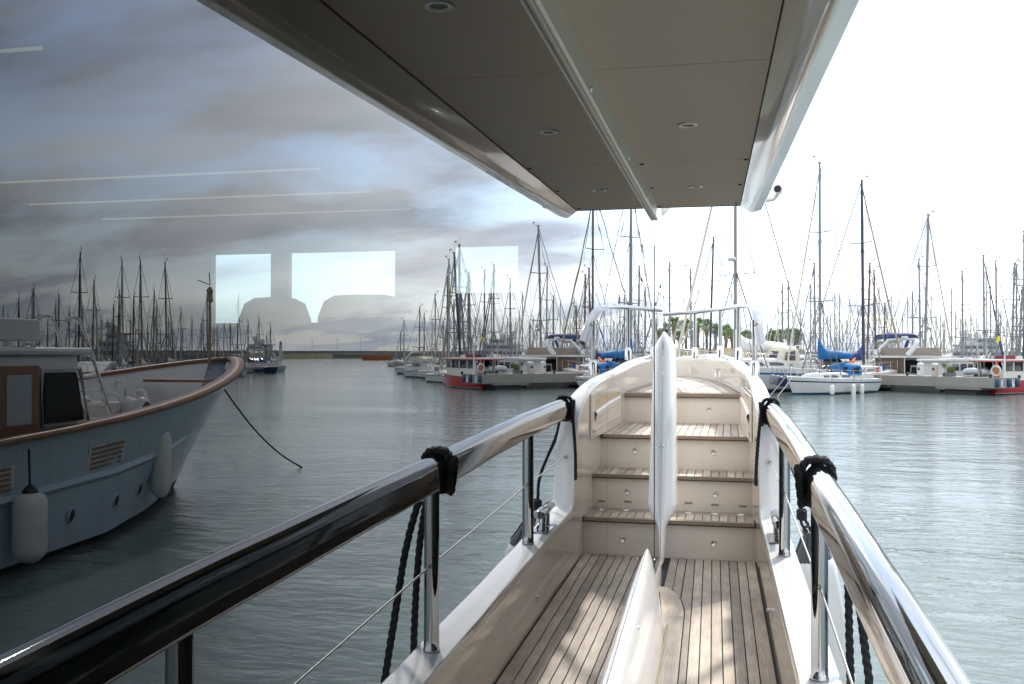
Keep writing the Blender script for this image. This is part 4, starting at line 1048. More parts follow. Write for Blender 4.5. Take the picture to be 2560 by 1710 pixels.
FAR = [(1660, 730), (1918.7, 808), (1945, 766), (1982, 780), (2001, 771), (2010, 803), (2027, 713), (2058, 763), (2069, 789), (2076, 790), (2087, 732), (2099, 735), (2092, 806), (2106, 808), (2117, 801), (2125.5, 769),
       (2145, 769), (2183, 752), (2197.5, 715), (2217, 786), (2228, 735), (2269, 744), (2327.6, 733.6), (2351, 787), (2358, 805), (2361, 802), (2378.7, 721), (2389, 781), (2401, 792), (2427, 790), (2442, 793), (2466, 668), (2476, 717), (2496, 770), (2501, 780), (2517, 796), (2551, 767),
       (1802, 780), (1759, 772), (1705, 800), (2033, 795), (2048, 790), (2162, 800), (2240, 800), (2256, 790), (2306, 792), (2340, 800), (2414, 800), (2530, 785), (1893, 815), (1876, 800)]
rnd = random.Random(5)
for (u, v) in FAR:
    d = min(170, max(95, 10.0 * 2390 / (881 - v))) * rnd.uniform(.94, 1.06)
    mt = rnd.choice(['silver', 'silver', 'silver', 'white'])
    sd_ = 1 if u > 2200 else rnd.choice([-1, 1])
    hu = rnd.choice(['white', 'white', 'cream', 'navy', 'blue']); cv = rnd.choice(['navy', 'cream', 'white', 'grey', None])
    zone = [(1715, 'behind the white fin'), (1830, 'among the palms behind the bow rail'), (1935, 'right of the bow rail'), (2030, 'left of the sloop mast'), (2080, 'behind the sloop mast'), (2150, 'left of the navy blue mast'), (2215, 'beside the brown masts'), (2300, 'above the flybridge cruiser'), (2365, 'right of the radar-carrying mast'), (2440, 'above the planter'), (2500, 'above the life ring'), (2600, 'above the red boat')]
    zn = [z for c_, z in zone if u < c_][0]
    place(u, v, rnd.uniform(-2, 2), d, mt, hu, cv, 'distant sailboat %s, %s mast, %s' % (zn, 'short' if v > 785 else 'mid height' if v > 735 else 'tall', (cv + ' sail cover') if cv else 'bare boom'), 'distant sailboats beyond the pier', side=sd_, jit=rnd.uniform(-.08, .08), rails=False)
# rows seen only in the window
MIRR = [(1148.6, 614, 1, 74), (1123.7, 650, 1, 84), (1120, 692, 0, 90), (1172.5, 682.6, 6, 86), (1089.7, 737, 0, 96), (1081, 797.5, 0, 130), (1047.8, 768, -1, 110), (1060, 784.5, 0, 130), (1009, 802, 0, 140), (1000.8, 831, 0, 170), (1136, 750, 1, 110), (1109.6, 805, 0, 120), (1156, 737, 9, 76),
        (200.4, 633, -5, 74), (234.8, 700.8, -4, 82), (305.6, 653, 3, 78), (352, 651, 5, 78), (414, 658, 4, 80), (85.3, 723, 0, 84), (81, 731, 0, 86), (47, 747, 0, 90), (148, 738, 0, 86), (139.5, 760, 0, 96), (174, 776, 0, 100), (208, 772, 2, 100), (242, 770.5, 1, 96), (255, 796, 0, 110), (283, 762, -3, 96), (298, 726, 0, 90), (333.8, 741.7, -3, 92), (353, 779, 0, 100), (385, 728.5, -2, 90), (392, 758, 0, 100),
        (452.5, 774, 0, 110), (480, 798, 0, 120), (508.7, 799, 0, 120), (518, 742, 1, 100), (326, 798, 0, 120), (346, 815, 0, 130), (369, 812, 0, 130), (390, 782, 0, 120), (402, 824, 0, 140), (422, 796, 0, 120), (427, 806, 0, 130), (431, 816, 0, 130), (97.5, 788, 0, 110), (457, 820, 0, 140),
        (595.4, 744.7, -3, 100), (503, 808, 0, 130), (536, 818, 0, 130), (543, 819, 0, 130), (560, 807, -2, 120), (576, 806, 0, 120), (620.7, 806, 0, 120), (648, 796.7, 1, 118), (676.7, 816.5, 1, 126), (666, 838, 0, 150), (20, 790, 0, 100), (8, 770, 0, 100), (120, 800, 0, 110), (190, 805, 0, 120), (270, 800, 0, 120), (230, 812, 0, 120)]
for (u, v, sh, d) in MIRR:
    place(u, v, sh, d, rnd.choice(['silver', 'silver', 'dark', 'white']), rnd.choice(['white', 'white', 'cream', 'navy', 'blue']), rnd.choice(['navy', 'cream', 'white', 'grey', 'blue', None]),
          'sailboat with bare mast in the rows reflected in the saloon window', 'sailboats seen only as reflections', mirror=True, side=rnd.choice([-1, 1]), jit=rnd.uniform(-.1, .1), rails=False)

# ---- yellow flag
fl = MB(); p = at(2488.5, 842, 86)
fl.grid([[p + V(x, 0, z + .12 * math.sin(x * 3)) for x in (0, .13, .26, .4)] for z in (0, -.25, -.5)], True); fl.build('signal_flag', [pbr('yellow_cloth', (.75, .62, .05), .8)], None, label='yellow flag fluttering below a mast top behind the pier', category='flag')

# labels of the reflected rows, counted from the left of the picture; alike ones among the far masts told apart by order
ms_ = [o for o in bpy.data.objects if o.get('group') == 'sailboats seen only as reflections']
pairs = sorted(zip([m_[0] for m_ in MIRR], ms_), key=lambda q: q[0])
zc_ = {}
for u, o in pairs:
    z = 'behind the trawler' if u < 440 else 'between trawler bow and lighthouse' if u < 700 else 'beyond the red boat'
    zc_[z] = zc_.get(z, 0) + 1; n_ = zc_[z]
    o['label'] = 'reflected sailboat %s, mast number %d from the left' % (z, n_)
    o['label'] = 'reflected sailboat %s, its mast %d%s from the left' % (z, n_, 'th' if 10 < n_ < 20 else {1: 'st', 2: 'nd', 3: 'rd'}.get(n_ % 10, 'th'))
by = {}
for (u, v), o in zip(FAR, [o for o in bpy.data.objects if o.get('group') == 'distant sailboats beyond the pier']): by.setdefault(o['label'], []).append((u, o))
for lb, l_ in by.items():
    if len(l_) == 2:
        l_.sort(key=lambda q: q[0]); l_[0][1]['label'] = lb + ', left of two'; l_[1][1]['label'] = lb + ', right of two'
    elif len(l_) > 2:
        l_.sort(key=lambda q: q[0])
        for k, (u, o) in enumerate(l_): o['label'] = lb + ', %s of %d' % (['first', 'second', 'third', 'fourth', 'fifth'][k], len(l_))

# ---- motor boats
def loft_box(m, secs, mat=0, cap=True):   # secs: list of (y, half width bottom, half width top, z bottom, z top)
    rows = [[V(-wb, y, z0), V(-wt, y, z1), V(wt, y, z1), V(wb, y, z0)] for y, wb, wt, z0, z1 in secs]
    m.grid(rows, False, mat, cv=True)
    if cap: m.add(rows[0], [(0, 1, 2, 3)], False, mat); m.add(rows[-1], [(0, 1, 2, 3)], False, mat)
def win_band(m, y0, y1, w, z0, z1, n, mat, inset=.0, gap=.08, lean=0.0):
    L = (y1 - y0) / n
    for k in range(n):
        a, b = y0 + k * L + gap / 2, y0 + (k + 1) * L - gap / 2
        for s in (-1, 1): m.add([V(s * (w + .012), a, z0), V(s * (w + .012), b, z0), V(s * (w + .012 - lean), b, z1), V(s * (w + .012 - lean), a, z1)], [(0, 1, 2, 3)], False, mat)
def motor_hull(r, s, var='white', fb=1.25, beam=1.75, L=10.0):
    me, ws = lib('mhull_' + var, lambda: hull_mesh('hull', *HV[var], Lh=10.0, beam=beam, fb=fb, rise=.55, stern=.94))
    inst('hull', me, r, scale=(s, s, s)); inst('deck', lib('mdeck', lambda: deck_mesh(ws, 10.0, fb, .55)), r, scale=(s, s, s))
def cruiser(loc, rz, s, label, group=None, var='white', fly=True, canvas=COVC, bim=None):
    r = thing('motor_cruiser', label, 'motorboat', (loc.x, loc.y, 0), rz, group)
    motor_hull(r, s, var)
    def cab():
        m = MB(); loft_box(m, [(-2.2, 1.45, 1.35, 1.2, 2.55), (1.0, 1.4, 1.25, 1.3, 2.5), (2.6, 1.1, .95, 1.4, 1.9), (3.4, .7, .6, 1.45, 1.55)], 0)
        win_band(m, -1.9, .9, 1.40, 1.75, 2.3, 3, 1, lean=.05); m.add([V(-1.2, 1.15, 2.4), V(1.2, 1.15, 2.4), V(1.05, 2.35, 1.98), V(-1.05, 2.35, 1.98)], [(0, 1, 2, 3)], False, 1)
        m.add([V(-1.25, -2.215, 1.35), V(1.25, -2.215, 1.35), V(1.2, -2.215, 2.35), V(-1.2, -2.215, 2.35)], [(0, 1, 2, 3)], False, 1)
        return m.mesh('cabin', [BOATW, WINDOW])
    inst('cabin', lib('cr_cabin', cab), r, scale=(s, s, s))
    if fly:
        def fl():
            m = MB(); loft_box(m, [(-4.3, 1.55, 1.6, 2.55, 2.72), (-1, 1.6, 1.62, 2.55, 2.72), (1.3, 1.3, 1.3, 2.5, 2.68)], 0)
            loft_box(m, [(-3.4, 1.45, 1.5, 2.72, 3.35), (.2, 1.4, 1.4, 2.72, 3.4), (1.2, 1.1, .9, 2.7, 3.0)], 1)
            for sx in (-1, 1):
                m.sweep([V(sx * 1.5, -4.0, 2.7), V(sx * 1.5, -3.2, 3.3), V(sx * 1.35, -2.5, 3.95), V(sx * .9, -2.3, 4.05), V(0, -2.25, 4.08)], [(-.09, -.2), (.09, -.2), (.09, .2), (-.09, .2)], up=(0, 1, 0), mat=0)
            m.lathe([(0, .22), (.25, .2), (.3, .05), (.25, 0)], (0, -2.25, 4.12), n=14, mat=0)
            for sx in (-1.4, 1.4): m.tube([V(sx, -4.2, 1.2), V(sx, -4.2, 2.6)], .04, 6, mat=0)
            return m.mesh('flybridge', [BOATW, canvas])
        inst('flybridge', lib('cr_fly' + canvas.name, fl), r, scale=(s, s, s))
        def cur():
            m = MB(); rows = []
            for k in range(25): x = -1.4 + 2.8 * k / 24; y = -4.15 + .05 * math.sin(k * 2.1); rows.append([V(x, y, 1.3), V(x, y + .02, 2.3), V(x, y, 2.55)])
            m.grid(rows, True); return m.mesh('cockpit_curtain', [pbr('brown_curtain', (.12, .085, .06), .9, var=.4, vscale=6)])
        if fly == 'curtain': inst('cockpit_curtain', lib('cr_cur', cur), r, scale=(s, s, s))
    if bim:
        def bm_():
            m = MB(); rows = []
            for y, z in ((-3.4, 4.3), (-3.2, 4.75), (-2, 4.95), (-.6, 4.95), (.2, 4.75), (.45, 4.45)): rows.append([V(-1.3, y, z - .15), V(-1.2, y, z), V(0, y, z + .05), V(1.2, y, z), V(1.3, y, z - .15)])
            m.grid(rows, True, 0)
            for sx in (-1.25, 1.25): m.sweep([V(sx, -1.2, 4.6), V(sx, -1.9, 3.4)], [(-.06, -.16), (.06, -.16), (.06, .16), (-.06, .16)], up=(0, 1, 0), mat=0); m.tube([V(sx, -2.9, 4.6), V(sx, -1.6, 3.3)], .025, 5, mat=1); m.tube([V(sx, .2, 4.6), V(sx, -.6, 3.3)], .025, 5, mat=1)
            return m.mesh('bimini', [COVN, CHROME])
        inst('bimini', lib('cr_bim', bm_), r, scale=(s, s, s))
    def rl():
        m = MB(); pts = [V(1.45, -.5, 2.0), V(1.4, 1.5, 2.1), V(1.1, 3.2, 2.25), V(.5, 4.5, 2.4), V(0, 4.95, 2.42)]
        for sx in (-1, 1):
            q = [V(sx * p.x, p.y, p.z) for p in pts]; m.tube(smoothpath(q, 3), .02, 5)
            for p in q: m.tube([p, p - V(0, 0, .72)], .016, 5)
        return m.mesh('bow_rail', [CHROME])
    inst('bow_rail', lib('cr_rail', rl), r, scale=(s, s, s))
    return r
def stern_at(u, v, rz, L): # place so that the stern waterline is at the pixel
    p = at_z(u, v, 0); return p + Vector((-math.sin(rz), math.cos(rz), 0)) * (L / 2)
def onto(d, u): return at(u, 881, d)
def berth(u, L, gap=.7):      # centre of a boat lying stern-to behind the pier, its stern at column u
    r = ray(u, 940); n = Vector((-r.y, r.x, 0)); n2 = P1 + QV * (2.2 + gap)
    t = -(n2.x * n.x + n2.y * n.y) / (PV.x * n.x + PV.y * n.y)
    return n2 + PV * t + QV * (L / 2)
flyb = cruiser(berth(2208, 8.6), RZ_R, .86, 'flybridge motor cruiser with brown cockpit curtain and grey covers behind the pier', fly='curtain', canvas=pbr('taupe_canvas', (.26, .21, .17), .8), bim=None)
cruiser(berth(2190, 8, 12), RZ_R, .85, 'motor cruiser under a navy blue bimini behind the flybridge cruiser', bim=True, canvas=COVW)
cruiser(berth(2262, 6.6), RZ_R, .66, 'low white motor cruiser with its bow beside the pier pedestals', fly=False)
# french tricolour at its stern
ft = thing('ensign', 'small French tricolour on a slanting staff at the stern of the flybridge cruiser', 'flag', at(2216, 931, 64.2))
m = MB(); m.tube([V(0, 0, 0), V(-.08, 0, .55)], .012, 5); m.build('staff', [BROWNM], ft)
m = MB(); fw = Vector((-.86, .2, -.35))
for k, mt in enumerate((0, 1, 2)):
    for j in range(2):
        a, b = (k + j / 2) * .11, (k + j / 2 + .5) * .11
        m.add([V(-.08, 0, .53) + fw * a * 2, V(-.08, 0, .53) + fw * b * 2, V(-.04, 0, .20) + fw * b * 2, V(-.04, 0, .20) + fw * a * 2], [(0, 1, 2, 3)], False, mt)
m.build('cloth', [pbr('flag_blue', (.01, .06, .30), .8), pbr('flag_white', (.75, .75, .75), .8), pbr('flag_red', (.5, .03, .04), .8)], ft)

# white deckhouse boat with a row of windows
def deckhouse():
    c = berth(2318, 7.0); r = thing('houseboat', 'white deckhouse boat with a row of dark windows behind the planter', 'boat', (c.x, c.y, 0), RZ_R)
    s = .78; motor_hull(r, s, 'cream', L=9)
    m = MB(); loft_box(m, [(-3.4, 1.4, 1.36, 1.25, 2.55), (2.6, 1.36, 1.3, 1.35, 2.55)], 0); win_band(m, -3.1, 2.4, 1.40, 1.75, 2.32, 5, 1, gap=.22, lean=.03)
    m.build('deckhouse', [BOATW, WINDOW], r).scale = (s, s, s)
    m = MB(); loft_box(m, [(-3.9, 1.35, 1.45, 2.55, 2.66), (-3.8, 1.5, 1.5, 2.56, 2.74), (2.9, 1.45, 1.4, 2.58, 2.76), (3.3, 1.2, 1.0, 2.56, 2.66)], 0)
    for y in (-2.6, -1.2, .4): m.box((.4, y, 2.82), (.5, .3, .12), mat=0)
    m.build('roof', [BOATW], r).scale = (s, s, s)
deckhouse()

# the red boat at the end of the pier
c = at_z(2560, 984, 0) + QV * .9 + V(-1.05, .3, 0)
red = thing('red_boat', 'red hulled boat with cream cabin and black ball fenders at the end of the pier', 'boat', (c.x, c.y, 0), dirz(QV.x, QV.y))
HV['redhull'] = (REDB, REDB, BOATW, BLACKB)
s = .72
me, ws = hull_mesh('hull', *HV['redhull'], Lh=10.0, beam=1.7, fb=1.12, rise=.5, stern=.9)
inst('hull', me, red, scale=(s, s, s)); inst('deck', deck_mesh(ws, 10.0, 1.12, .5), red, scale=(s, s, s))
m = MB(); m.sweep([V(0, 0, 0)] * 0 or smoothpath([V(-w, 10 * (i / 14 - .5), 1.12 + .5 * (i / 14) ** 2 + .02) for i, w in enumerate(ws)], 1), [(-.05, -.05), (.05, -.05), (.05, .06), (-.05, .06)], up=(0, 0, 1))
m.sweep([V(w, 10 * (i / 14 - .5), 1.12 + .5 * (i / 14) ** 2 + .02) for i, w in enumerate(ws)], [(-.05, -.05), (.05, -.05), (.05, .06), (-.05, .06)], up=(0, 0, 1)); m.build('gunwale', [BOATC], red).scale = (s, s, s)
m = MB(); loft_box(m, [(-3.6, 1.38, 1.34, 1.15, 1.95), (2.0, 1.32, 1.28, 1.25, 1.95)], 0)
for y in (-3.6, -2.1, -.6, .9, 1.95):
    for sx in (-1.33, 1.33): m.box((sx, y, 2.4), (.09, .14, .95), mat=0)
win_band(m, -3.5, 1.9, 1.30, 1.97, 2.75, 4, 1, gap=.16)
m.add([V(-1.28, 2.02, 1.97), V(1.28, 2.02, 1.97), V(1.24, 1.9, 2.75), V(-1.24, 1.9, 2.75)], [(0, 1, 2, 3)], False, 1)
m.build('cabin', [BOATC, WINDOW], red).scale = (s, s, s)
m = MB(); loft_box(m, [(-4.1, 1.5, 1.52, 2.84, 2.94), (2.3, 1.45, 1.45, 2.86, 2.98)], 0); loft_box(m, [(-4.2, 1.54, 1.55, 2.76, 2.84), (2.36, 1.5, 1.5, 2.78, 2.86)], 1)
m.box((-.2, .8, 3.12), (.8, .9, .26), mat=0); m.box((.3, -1.5, 3.15), (.9, 1.4, .3), mat=2)
m.tube([V(0, -.8, 2.95), V(0, -.8, 3.9)], .05, 6, mat=0); m.build('roof', [BOATC, REDB, COVR], red).scale = (s, s, s)
m = MB()
for sx in (-1, 1):
    q = [V(sx * 1.35, 2.2, 2.1), V(sx * 1.2, 3.2, 2.2), V(sx * .8, 4.2, 2.3), V(0, 4.9, 2.35)]; m.tube(smoothpath(q, 3), .02, 5)
    for p in q: m.tube([p, p - V(0, 0, .8)], .016, 5)
m.build('bow_rail', [CHROME], red).scale = (s, s, s)
RB = Matrix.Rotation(dirz(QV.x, QV.y), 4, 'Z'); RB.translation = (c.x, c.y, 0)
for k, (x, y, z) in enumerate(((-1.62, -.6, 1.0), (-1.6, 1.2, 1.05), (-1.2, 3.0, 1.2))):
    p = RB @ (V(x, y, z) * s)
    f = thing('ball_fender', ['black ball fender nearest the pier corner on the red boat', 'middle black ball fender on the red boat', 'foremost black ball fender on the red boat'][k], 'fender', p, 0, 'black ball fenders on the red boat')
    m = MB(); m.ball((0, 0, -.2), .22, 14); m.build('body', [BLACK], f); m = MB(); m.tube([V(0, 0, 0), V(0, 0, .4)], .02, 5); m.build('lanyard', [ROPE], f)

# ---- on the pier
def onpier(u, v=None, back=.6):       # a point on the pier deck seen at column u, 'back' metres from the front edge
    # front edge line P1 + t * PV
    r = ray(u, 940); n = Vector((-r.y, r.x, 0)); n2 = P1 + QV * back
    t = -(n2.x * n.x + n2.y * n.y) / (PV.x * n.x + PV.y * n.y)
    p = n2 + PV * t; return V(p.x, p.y, 1.06)
PEDW = pbr('pedestal_white', (.66, .65, .62), .5, var=.05, dirt=(.5, .48, .44))
PEDP = pbr('pedestal_pinkish', (.52, .44, .40), .6, var=.08)
for u, mt, lb in ((2301, PEDW, 'white service pedestal, left of two on the pier'), (2337.5, PEDP, 'pinkish service pedestal, right of two on the pier')):
    p = onpier(u, back=.9); t = thing('service_pedestal', lb, 'pedestal', p, dirz(PV.x, PV.y), 'service pedestals on the pier')
    m = MB(); m.box((0, 0, .34), (.32, .30, .68)); m.build('column', [mt], t, bevel=.02)
    m = MB(); m.lathe([(.2, .68), (.205, .72), (.19, .80), (.1, .83), (0, .83)], (0, 0, 0), n=16); m.build('cap', [PEDW], t)
    m = MB(); m.box((.17, 0, .45), (.03, .14, .16)); m.box((-.17, 0, .45), (.03, .14, .16)); m.build('socket_box', [FENDBL], t)
p = onpier(2376, back=.7); t = thing('planter', 'grey box planter with feathery grass on the pier', 'planter', p, dirz(PV.x, PV.y))
m = MB()
for (cx, cy, dx, dy) in ((0, -.19, .5, .04), (0, .19, .5, .04), (-.23, 0, .04, .34), (.23, 0, .04, .34)): m.box((cx, cy, .13), (dx, dy, .26))
m.box((0, 0, .1), (.44, .34, .2)); m.build('box', [pbr('planter_grey', (.14, .14, .14), .7)], t)
LEAFG = pbr('grass_leaf', (.16, .20, .07), .7, var=.4, vscale=9); LEAFB = pbr('leaf_green', (.10, .19, .04), .6, var=.35, vscale=9)
m = MB(); rg = random.Random(2)
for k in range(170):
    x, y = rg.uniform(-.22, .22), rg.uniform(-.16, .16); a = rg.uniform(0, 6.28); h = rg.uniform(.25, .55); l = rg.uniform(.05, .22); w = .012
    b = V(x, y, .22); t_ = b + V(math.cos(a) * l, math.sin(a) * l, h); md = b.lerp(t_, .5) + V(0, 0, .06); sd = V(-math.sin(a), math.cos(a), 0) * w
    m.add([b - sd, b + sd, md + sd, t_, md - sd], [(0, 1, 2, 4), (4, 2, 3)])
m.build('foliage', [LEAFG], t, kind='stuff')
p = onpier(2361, back=.9); t = thing('potted_shrub', 'small shrub with bright round crown standing left of the planter', 'plant', p)
m = MB(); m.lathe([(.09, 0), (.12, .22), (.10, .2), (0, .2)], (0, 0, 0), n=12); m.build('pot', [FENDBL], t)
m = MB(); m.tube([V(0, 0, .2), V(.02, 0, .45), V(0, .02, .62)], .014, 5); m.build('stem', [BROWNM], t)
m = MB()
for k in range(130):
    d = Vector((rg.gauss(0, 1), rg.gauss(0, 1), rg.gauss(0, 1))).normalized() * rg.uniform(.05, .19); q = V(0, 0, .68) + d; u1 = Vector((rg.gauss(0, 1), rg.gauss(0, 1), rg.gauss(0, 1))).normalized() * .04; u2 = u1.cross(Vector((rg.gauss(0, 1), rg.gauss(0, 1), 1))).normalized() * .025
    m.add([q - u1, q - u2, q + u1, q + u2], [(0, 1, 2, 3)])
m.build('foliage', [LEAFB], t, kind='stuff')
p = onpier(2415, back=1.3); t = thing('inflatable_dinghy', 'pale grey inflatable dinghy hanging on davits behind the pier', 'dinghy', p + QV * 1.2 + V(0, 0, .28), dirz(-QV.x, -QV.y) + .3)
m = MB(); m.tube(smoothpath([V(-.55, -.9, 0), V(-.55, .5, 0), V(-.35, .95, .05), V(0, 1.12, .09), V(.35, .95, .05), V(.55, .5, 0), V(.55, -.9, 0)], 4), .19, 10); m.build('tube', [pbr('hypalon_grey', (.50, .52, .54), .6)], t)
m = MB(); loft_box(m, [(-.85, .4, .4, -.1, -.02), (.6, .4, .4, -.08, -.02), (.95, .1, .1, 0, .02)]); m.box((0, -.85, .1), (.7, .05, .35)); m.build('floor', [BOATW], t)
m = MB(); m.box((0, -1.05, .25), (.22, .3, .4)); m.box((0, -1.08, -.1), (.1, .14, .5)); m.build('outboard_motor', [BLACK], t, bevel=.03)
p = onpier(2452, back=1.0); t = thing('passerelle', 'dark slatted gangway tipped upright on the pier near the red boat', 'gangway', p, dirz(PV.x, PV.y))
m = MB(); ax = V(-.25, .0, 1.02)
for sx in (-.17, .17): m.tube([V(sx, 0, 0), V(sx, 0, 0) + ax], .025, 6)
m.build('frame', [CHROME], t)
for k in range(9):
    m = MB(); q = ax * ((k + .5) / 9); m.box(V(q.x, 0, q.z), (.34, .02, .085), Matrix.Rotation(-.24, 3, 'Y')); m.build('slat', [pbr('slat_brown', (.09, .055, .04), .6) if k == 0 else bpy.data.materials['slat_brown']], t)
p = onpier(2492.5, back=.5); t = thing('life_ring', 'white life ring with orange cover on its post near the pier end', 'life ring', p, dirz(QV.x, QV.y))
m = MB(); m.tube([V(.28 * math.cos(a), -.09, .40 + .28 * math.sin(a)) for a in [i * math.pi / 10 for i in range(20)]], .065, 8, closed=True); m.build('ring', [BOATW], t)
m = MB(); m.grid([[V(-.2 * w, -.03, z), V(-.07 * w, -.10, z), V(.07 * w, -.10, z), V(.2 * w, -.03, z)] for z, w in ((.0, .9), (.3, .8), (.62, 1.0), (.8, .55), (.98, .12))], True); m.build('orange_cover', [pbr('faded_orange', (.45, .15, .06), .7, var=.25, vscale=4)], t)
m = MB(); m.tube([V(0, 0, 0), V(0, 0, .8)], .035, 8); m.build('post', [BOATC], t)
p = onpier(2512, back=.35); t = thing('light_pole', 'thin white pole standing at the end of the pier', 'pole', p)
m = MB(); m.lathe([(.1, 0), (.1, .06), (.055, .12), (.05, 1.3), (.035, 1.35), (.03, 2.0)], (0, 0, 0), n=10); m.build('pole', [BOATW], t); m = MB(); m.lathe([(.05, 2.0), (.06, 2.03), (.05, 2.14), (0, 2.16)], (0, 0, 0), n=10); m.build('lamp_head', [BOATW], t)
m = MB()
for u in (2476, 2548):
    p = onpier(u, back=.2); m.lathe([(.09, 0), (.07, .1), (.12, .16), (.06, .2), (0, .2)], p, n=10)
    q = m.build('bollard', [BLACKB], None, label='small iron bollard on the pier ' + ('left of the life ring' if u < 2500 else 'at its very corner'), category='bollard', group='bollards on the pier'); m = MB()
p = onpier(2268, back=.3); m = MB(); m.lathe([(.09, 0), (.07, .1), (.12, .16), (.06, .2), (0, .2)], p, n=10); m.build('bollard', [BLACKB], None, label='small iron bollard on the pier left of the pedestals', category='bollard', group='bollards on the pier')
# dock fenders and signs on the end face (end face runs from P1 towards QV, looking back along -PV)
BLUEF = pbr('blue_dock_fender', (.03, .06, .10), .5, var=.2)
SIGNW = pbr('sign_white', (.75, .75, .76), .4); SIGNB = pbr('sign_blue_print', (.03, .12, .35), .5)
def endface(f, z, out=.0): p = P1 + QV * (2.2 * f) - PV * out; return V(p.x, p.y, z)
for f, lb in ((.02, 'left corner'), (.58, 'middle'), (.97, 'right corner')):
    t = thing('dock_fender', 'blue dock fender on the %s of the pier end' % lb, 'fender', endface(f, .5), dirz(PV.x, PV.y), 'blue dock fenders on the pier end')
    m = MB(); m.sweep([V(0, 0, .0), V(0, 0, .02), V(0, 0, .46), V(0, 0, .5)], [(-.16, .0), (-.15, -.1), (-.08, -.17), (.08, -.17), (.15, -.1), (.16, .0)], up=(0, 1, 0), scale=[.8, 1, 1, .8]); m.build('body', [BLUEF], t)
for f, lb, print_ in ((.30, 'left white notice with blue print on the pier end', 0), (.80, 'right white notice with dark print on the pier end', 1)):
    t = thing('notice_board', lb, 'sign', endface(f, .52, .015), dirz(PV.x, PV.y), 'white notices on the pier end')
    m = MB(); m.box((0, 0, .2), (.26, .02, .42)); m.build('board', [SIGNW], t)
    m = MB(); m.box((.07, -.013, .2), (.08, .006, .36)) if not print_ else m.box((.05, -.013, .26), (.06, .006, .22))
    m.box((-.05, -.013, .34), (.1, .006, .04)); m.box((-.03, -.013, .06), (.14, .006, .03)); m.build('print', [SIGNB if not print_ else FENDBL], t)

# ---- quay with wall and palms
SAND = pbr('quay_stone', (.42, .36, .27), .9, var=.15, vscale=.4, dirt=(.3, .27, .22))
PLAST = pbr('ochre_wall', (.52, .44, .28), .85, var=.12, vscale=.5)
qa, qb = at(1560, 881, 165), at(2030, 881, 165); qn = Vector((.0, 1, 0))
m = MB(); m.hexa([V(p.x, p.y + k * 60, z) for z in (-1, 1.5) for k in (0, 1) for p in (qa, qb)]); m.build('quay', [SAND], kind='structure')
t = thing('quay_wall', 'long low ochre wall on the quay below the palms', 'wall', (0, 0, 0))
a, b = at(1600, 881, 176), at(2015, 881, 176)
for k in range(18):
    p, q = a.lerp(b, k / 18), a.lerp(b, (k + .985) / 18)
    m = MB(); m.hexa([V(r_.x, r_.y + d_, z) for z in (1.5, 3.15 + .25 * (k % 3 == 0)) for d_ in (0, .5) for r_ in (p, q)]); m.build('wall_panel', [PLAST], t)
TRUNK = pbr('palm_trunk', (.16, .11, .075), .9, var=.35, vscale=4, bump=.6, bscale=12)
SKIRT = pbr('dead_fronds', (.36, .26, .17), .9, var=.4, vscale=4)
FROND = pbr('palm_frond', (.20, .28, .10), .55, var=.45, vscale=2.0)
def palm_crown(seed):
    rg = random.Random(seed); m = MB()
    for k in range(58):
        el = rg.uniform(-.5, 1.35); az = rg.uniform(0, 6.283); L = rg.uniform(.75, 1.15); d = V(math.cos(az) * math.cos(el), math.sin(az) * math.cos(el), math.sin(el))
        tip = d * L + V(0, 0, -.18 * L); side = d.cross(V(0, 0, 1)).normalized() if abs(d.z) < .98 else V(1, 0, 0); nrm_ = side.cross(d).normalized(); mid = d * L * .42
        nb = 9
        for j in range(nb):
            f = (j / (nb - 1) - .5) * 2.3; w = side * math.sin(f) + d * math.cos(f); l = L * .62 * (1 - .25 * abs(f)) * rg.uniform(.85, 1.1)
            e = mid + w * l - V(0, 0, .16 * l * (1 + abs(f))); hw = w.cross(nrm_).normalized() * .032
            m.add([mid, mid + w * l * .5 + hw, e, mid + w * l * .5 - hw], [(0, 1, 2, 3)])
        m.tube([V(0, 0, 0), mid], .015, 3, caps=False)
    return m.mesh('crown', [FROND])
def palm_skirt(seed):
    rg = random.Random(seed); m = MB()
    for k in range(90):
        az = rg.uniform(0, 6.283); z = rg.uniform(-1.5, .05); r0 = .20 + .26 * max(0, (z + 1.5) / 1.55) * rg.uniform(.7, 1.2); c, s_ = math.cos(az), math.sin(az); l = rg.uniform(.4, .8)
        a = V(c * r0, s_ * r0, z); b = V(c * (r0 + .08), s_ * (r0 + .08), z - l); hw = V(-s_, c, 0) * .06
        m.add([a - hw, a + hw, b + hw * .3, b - hw * .3], [(0, 1, 2, 3)])
    m.lathe([(.17, -1.9), (.22, -1.2), (.34, -.3), (.2, .1), (0, .15)], (0, 0, 0), n=8)
    return m.mesh('dead_frond_skirt', [SKIRT])
def trunk_m():
    m = MB(); m.lathe([(.30, 0), (.22, .12), (.17, .6), (.18, 1.0)], (0, 0, 0), n=9); return m.mesh('trunk', [TRUNK])
PALMS = [(1685, 811, 1.05), (1715, 815, 1.0), (1745, 811, .95), (1767, 817, 1.05), (1789, 826, .95), (1815, 830, 1.0), (1801, 833, .85), (1665, 833, .8), (1698, 842, .8), (1733, 838, .8), (1867, 840, .85), (1853, 842, .8), (1880, 842, .8), (1931, 839, .9), (1941, 843, .8), (1952, 840, .85), (1922, 846, .7), (1972, 838, .9), (1986, 839, 1.0), (1995, 843, .9), (1830, 838, .85), (1657, 822, .9)]
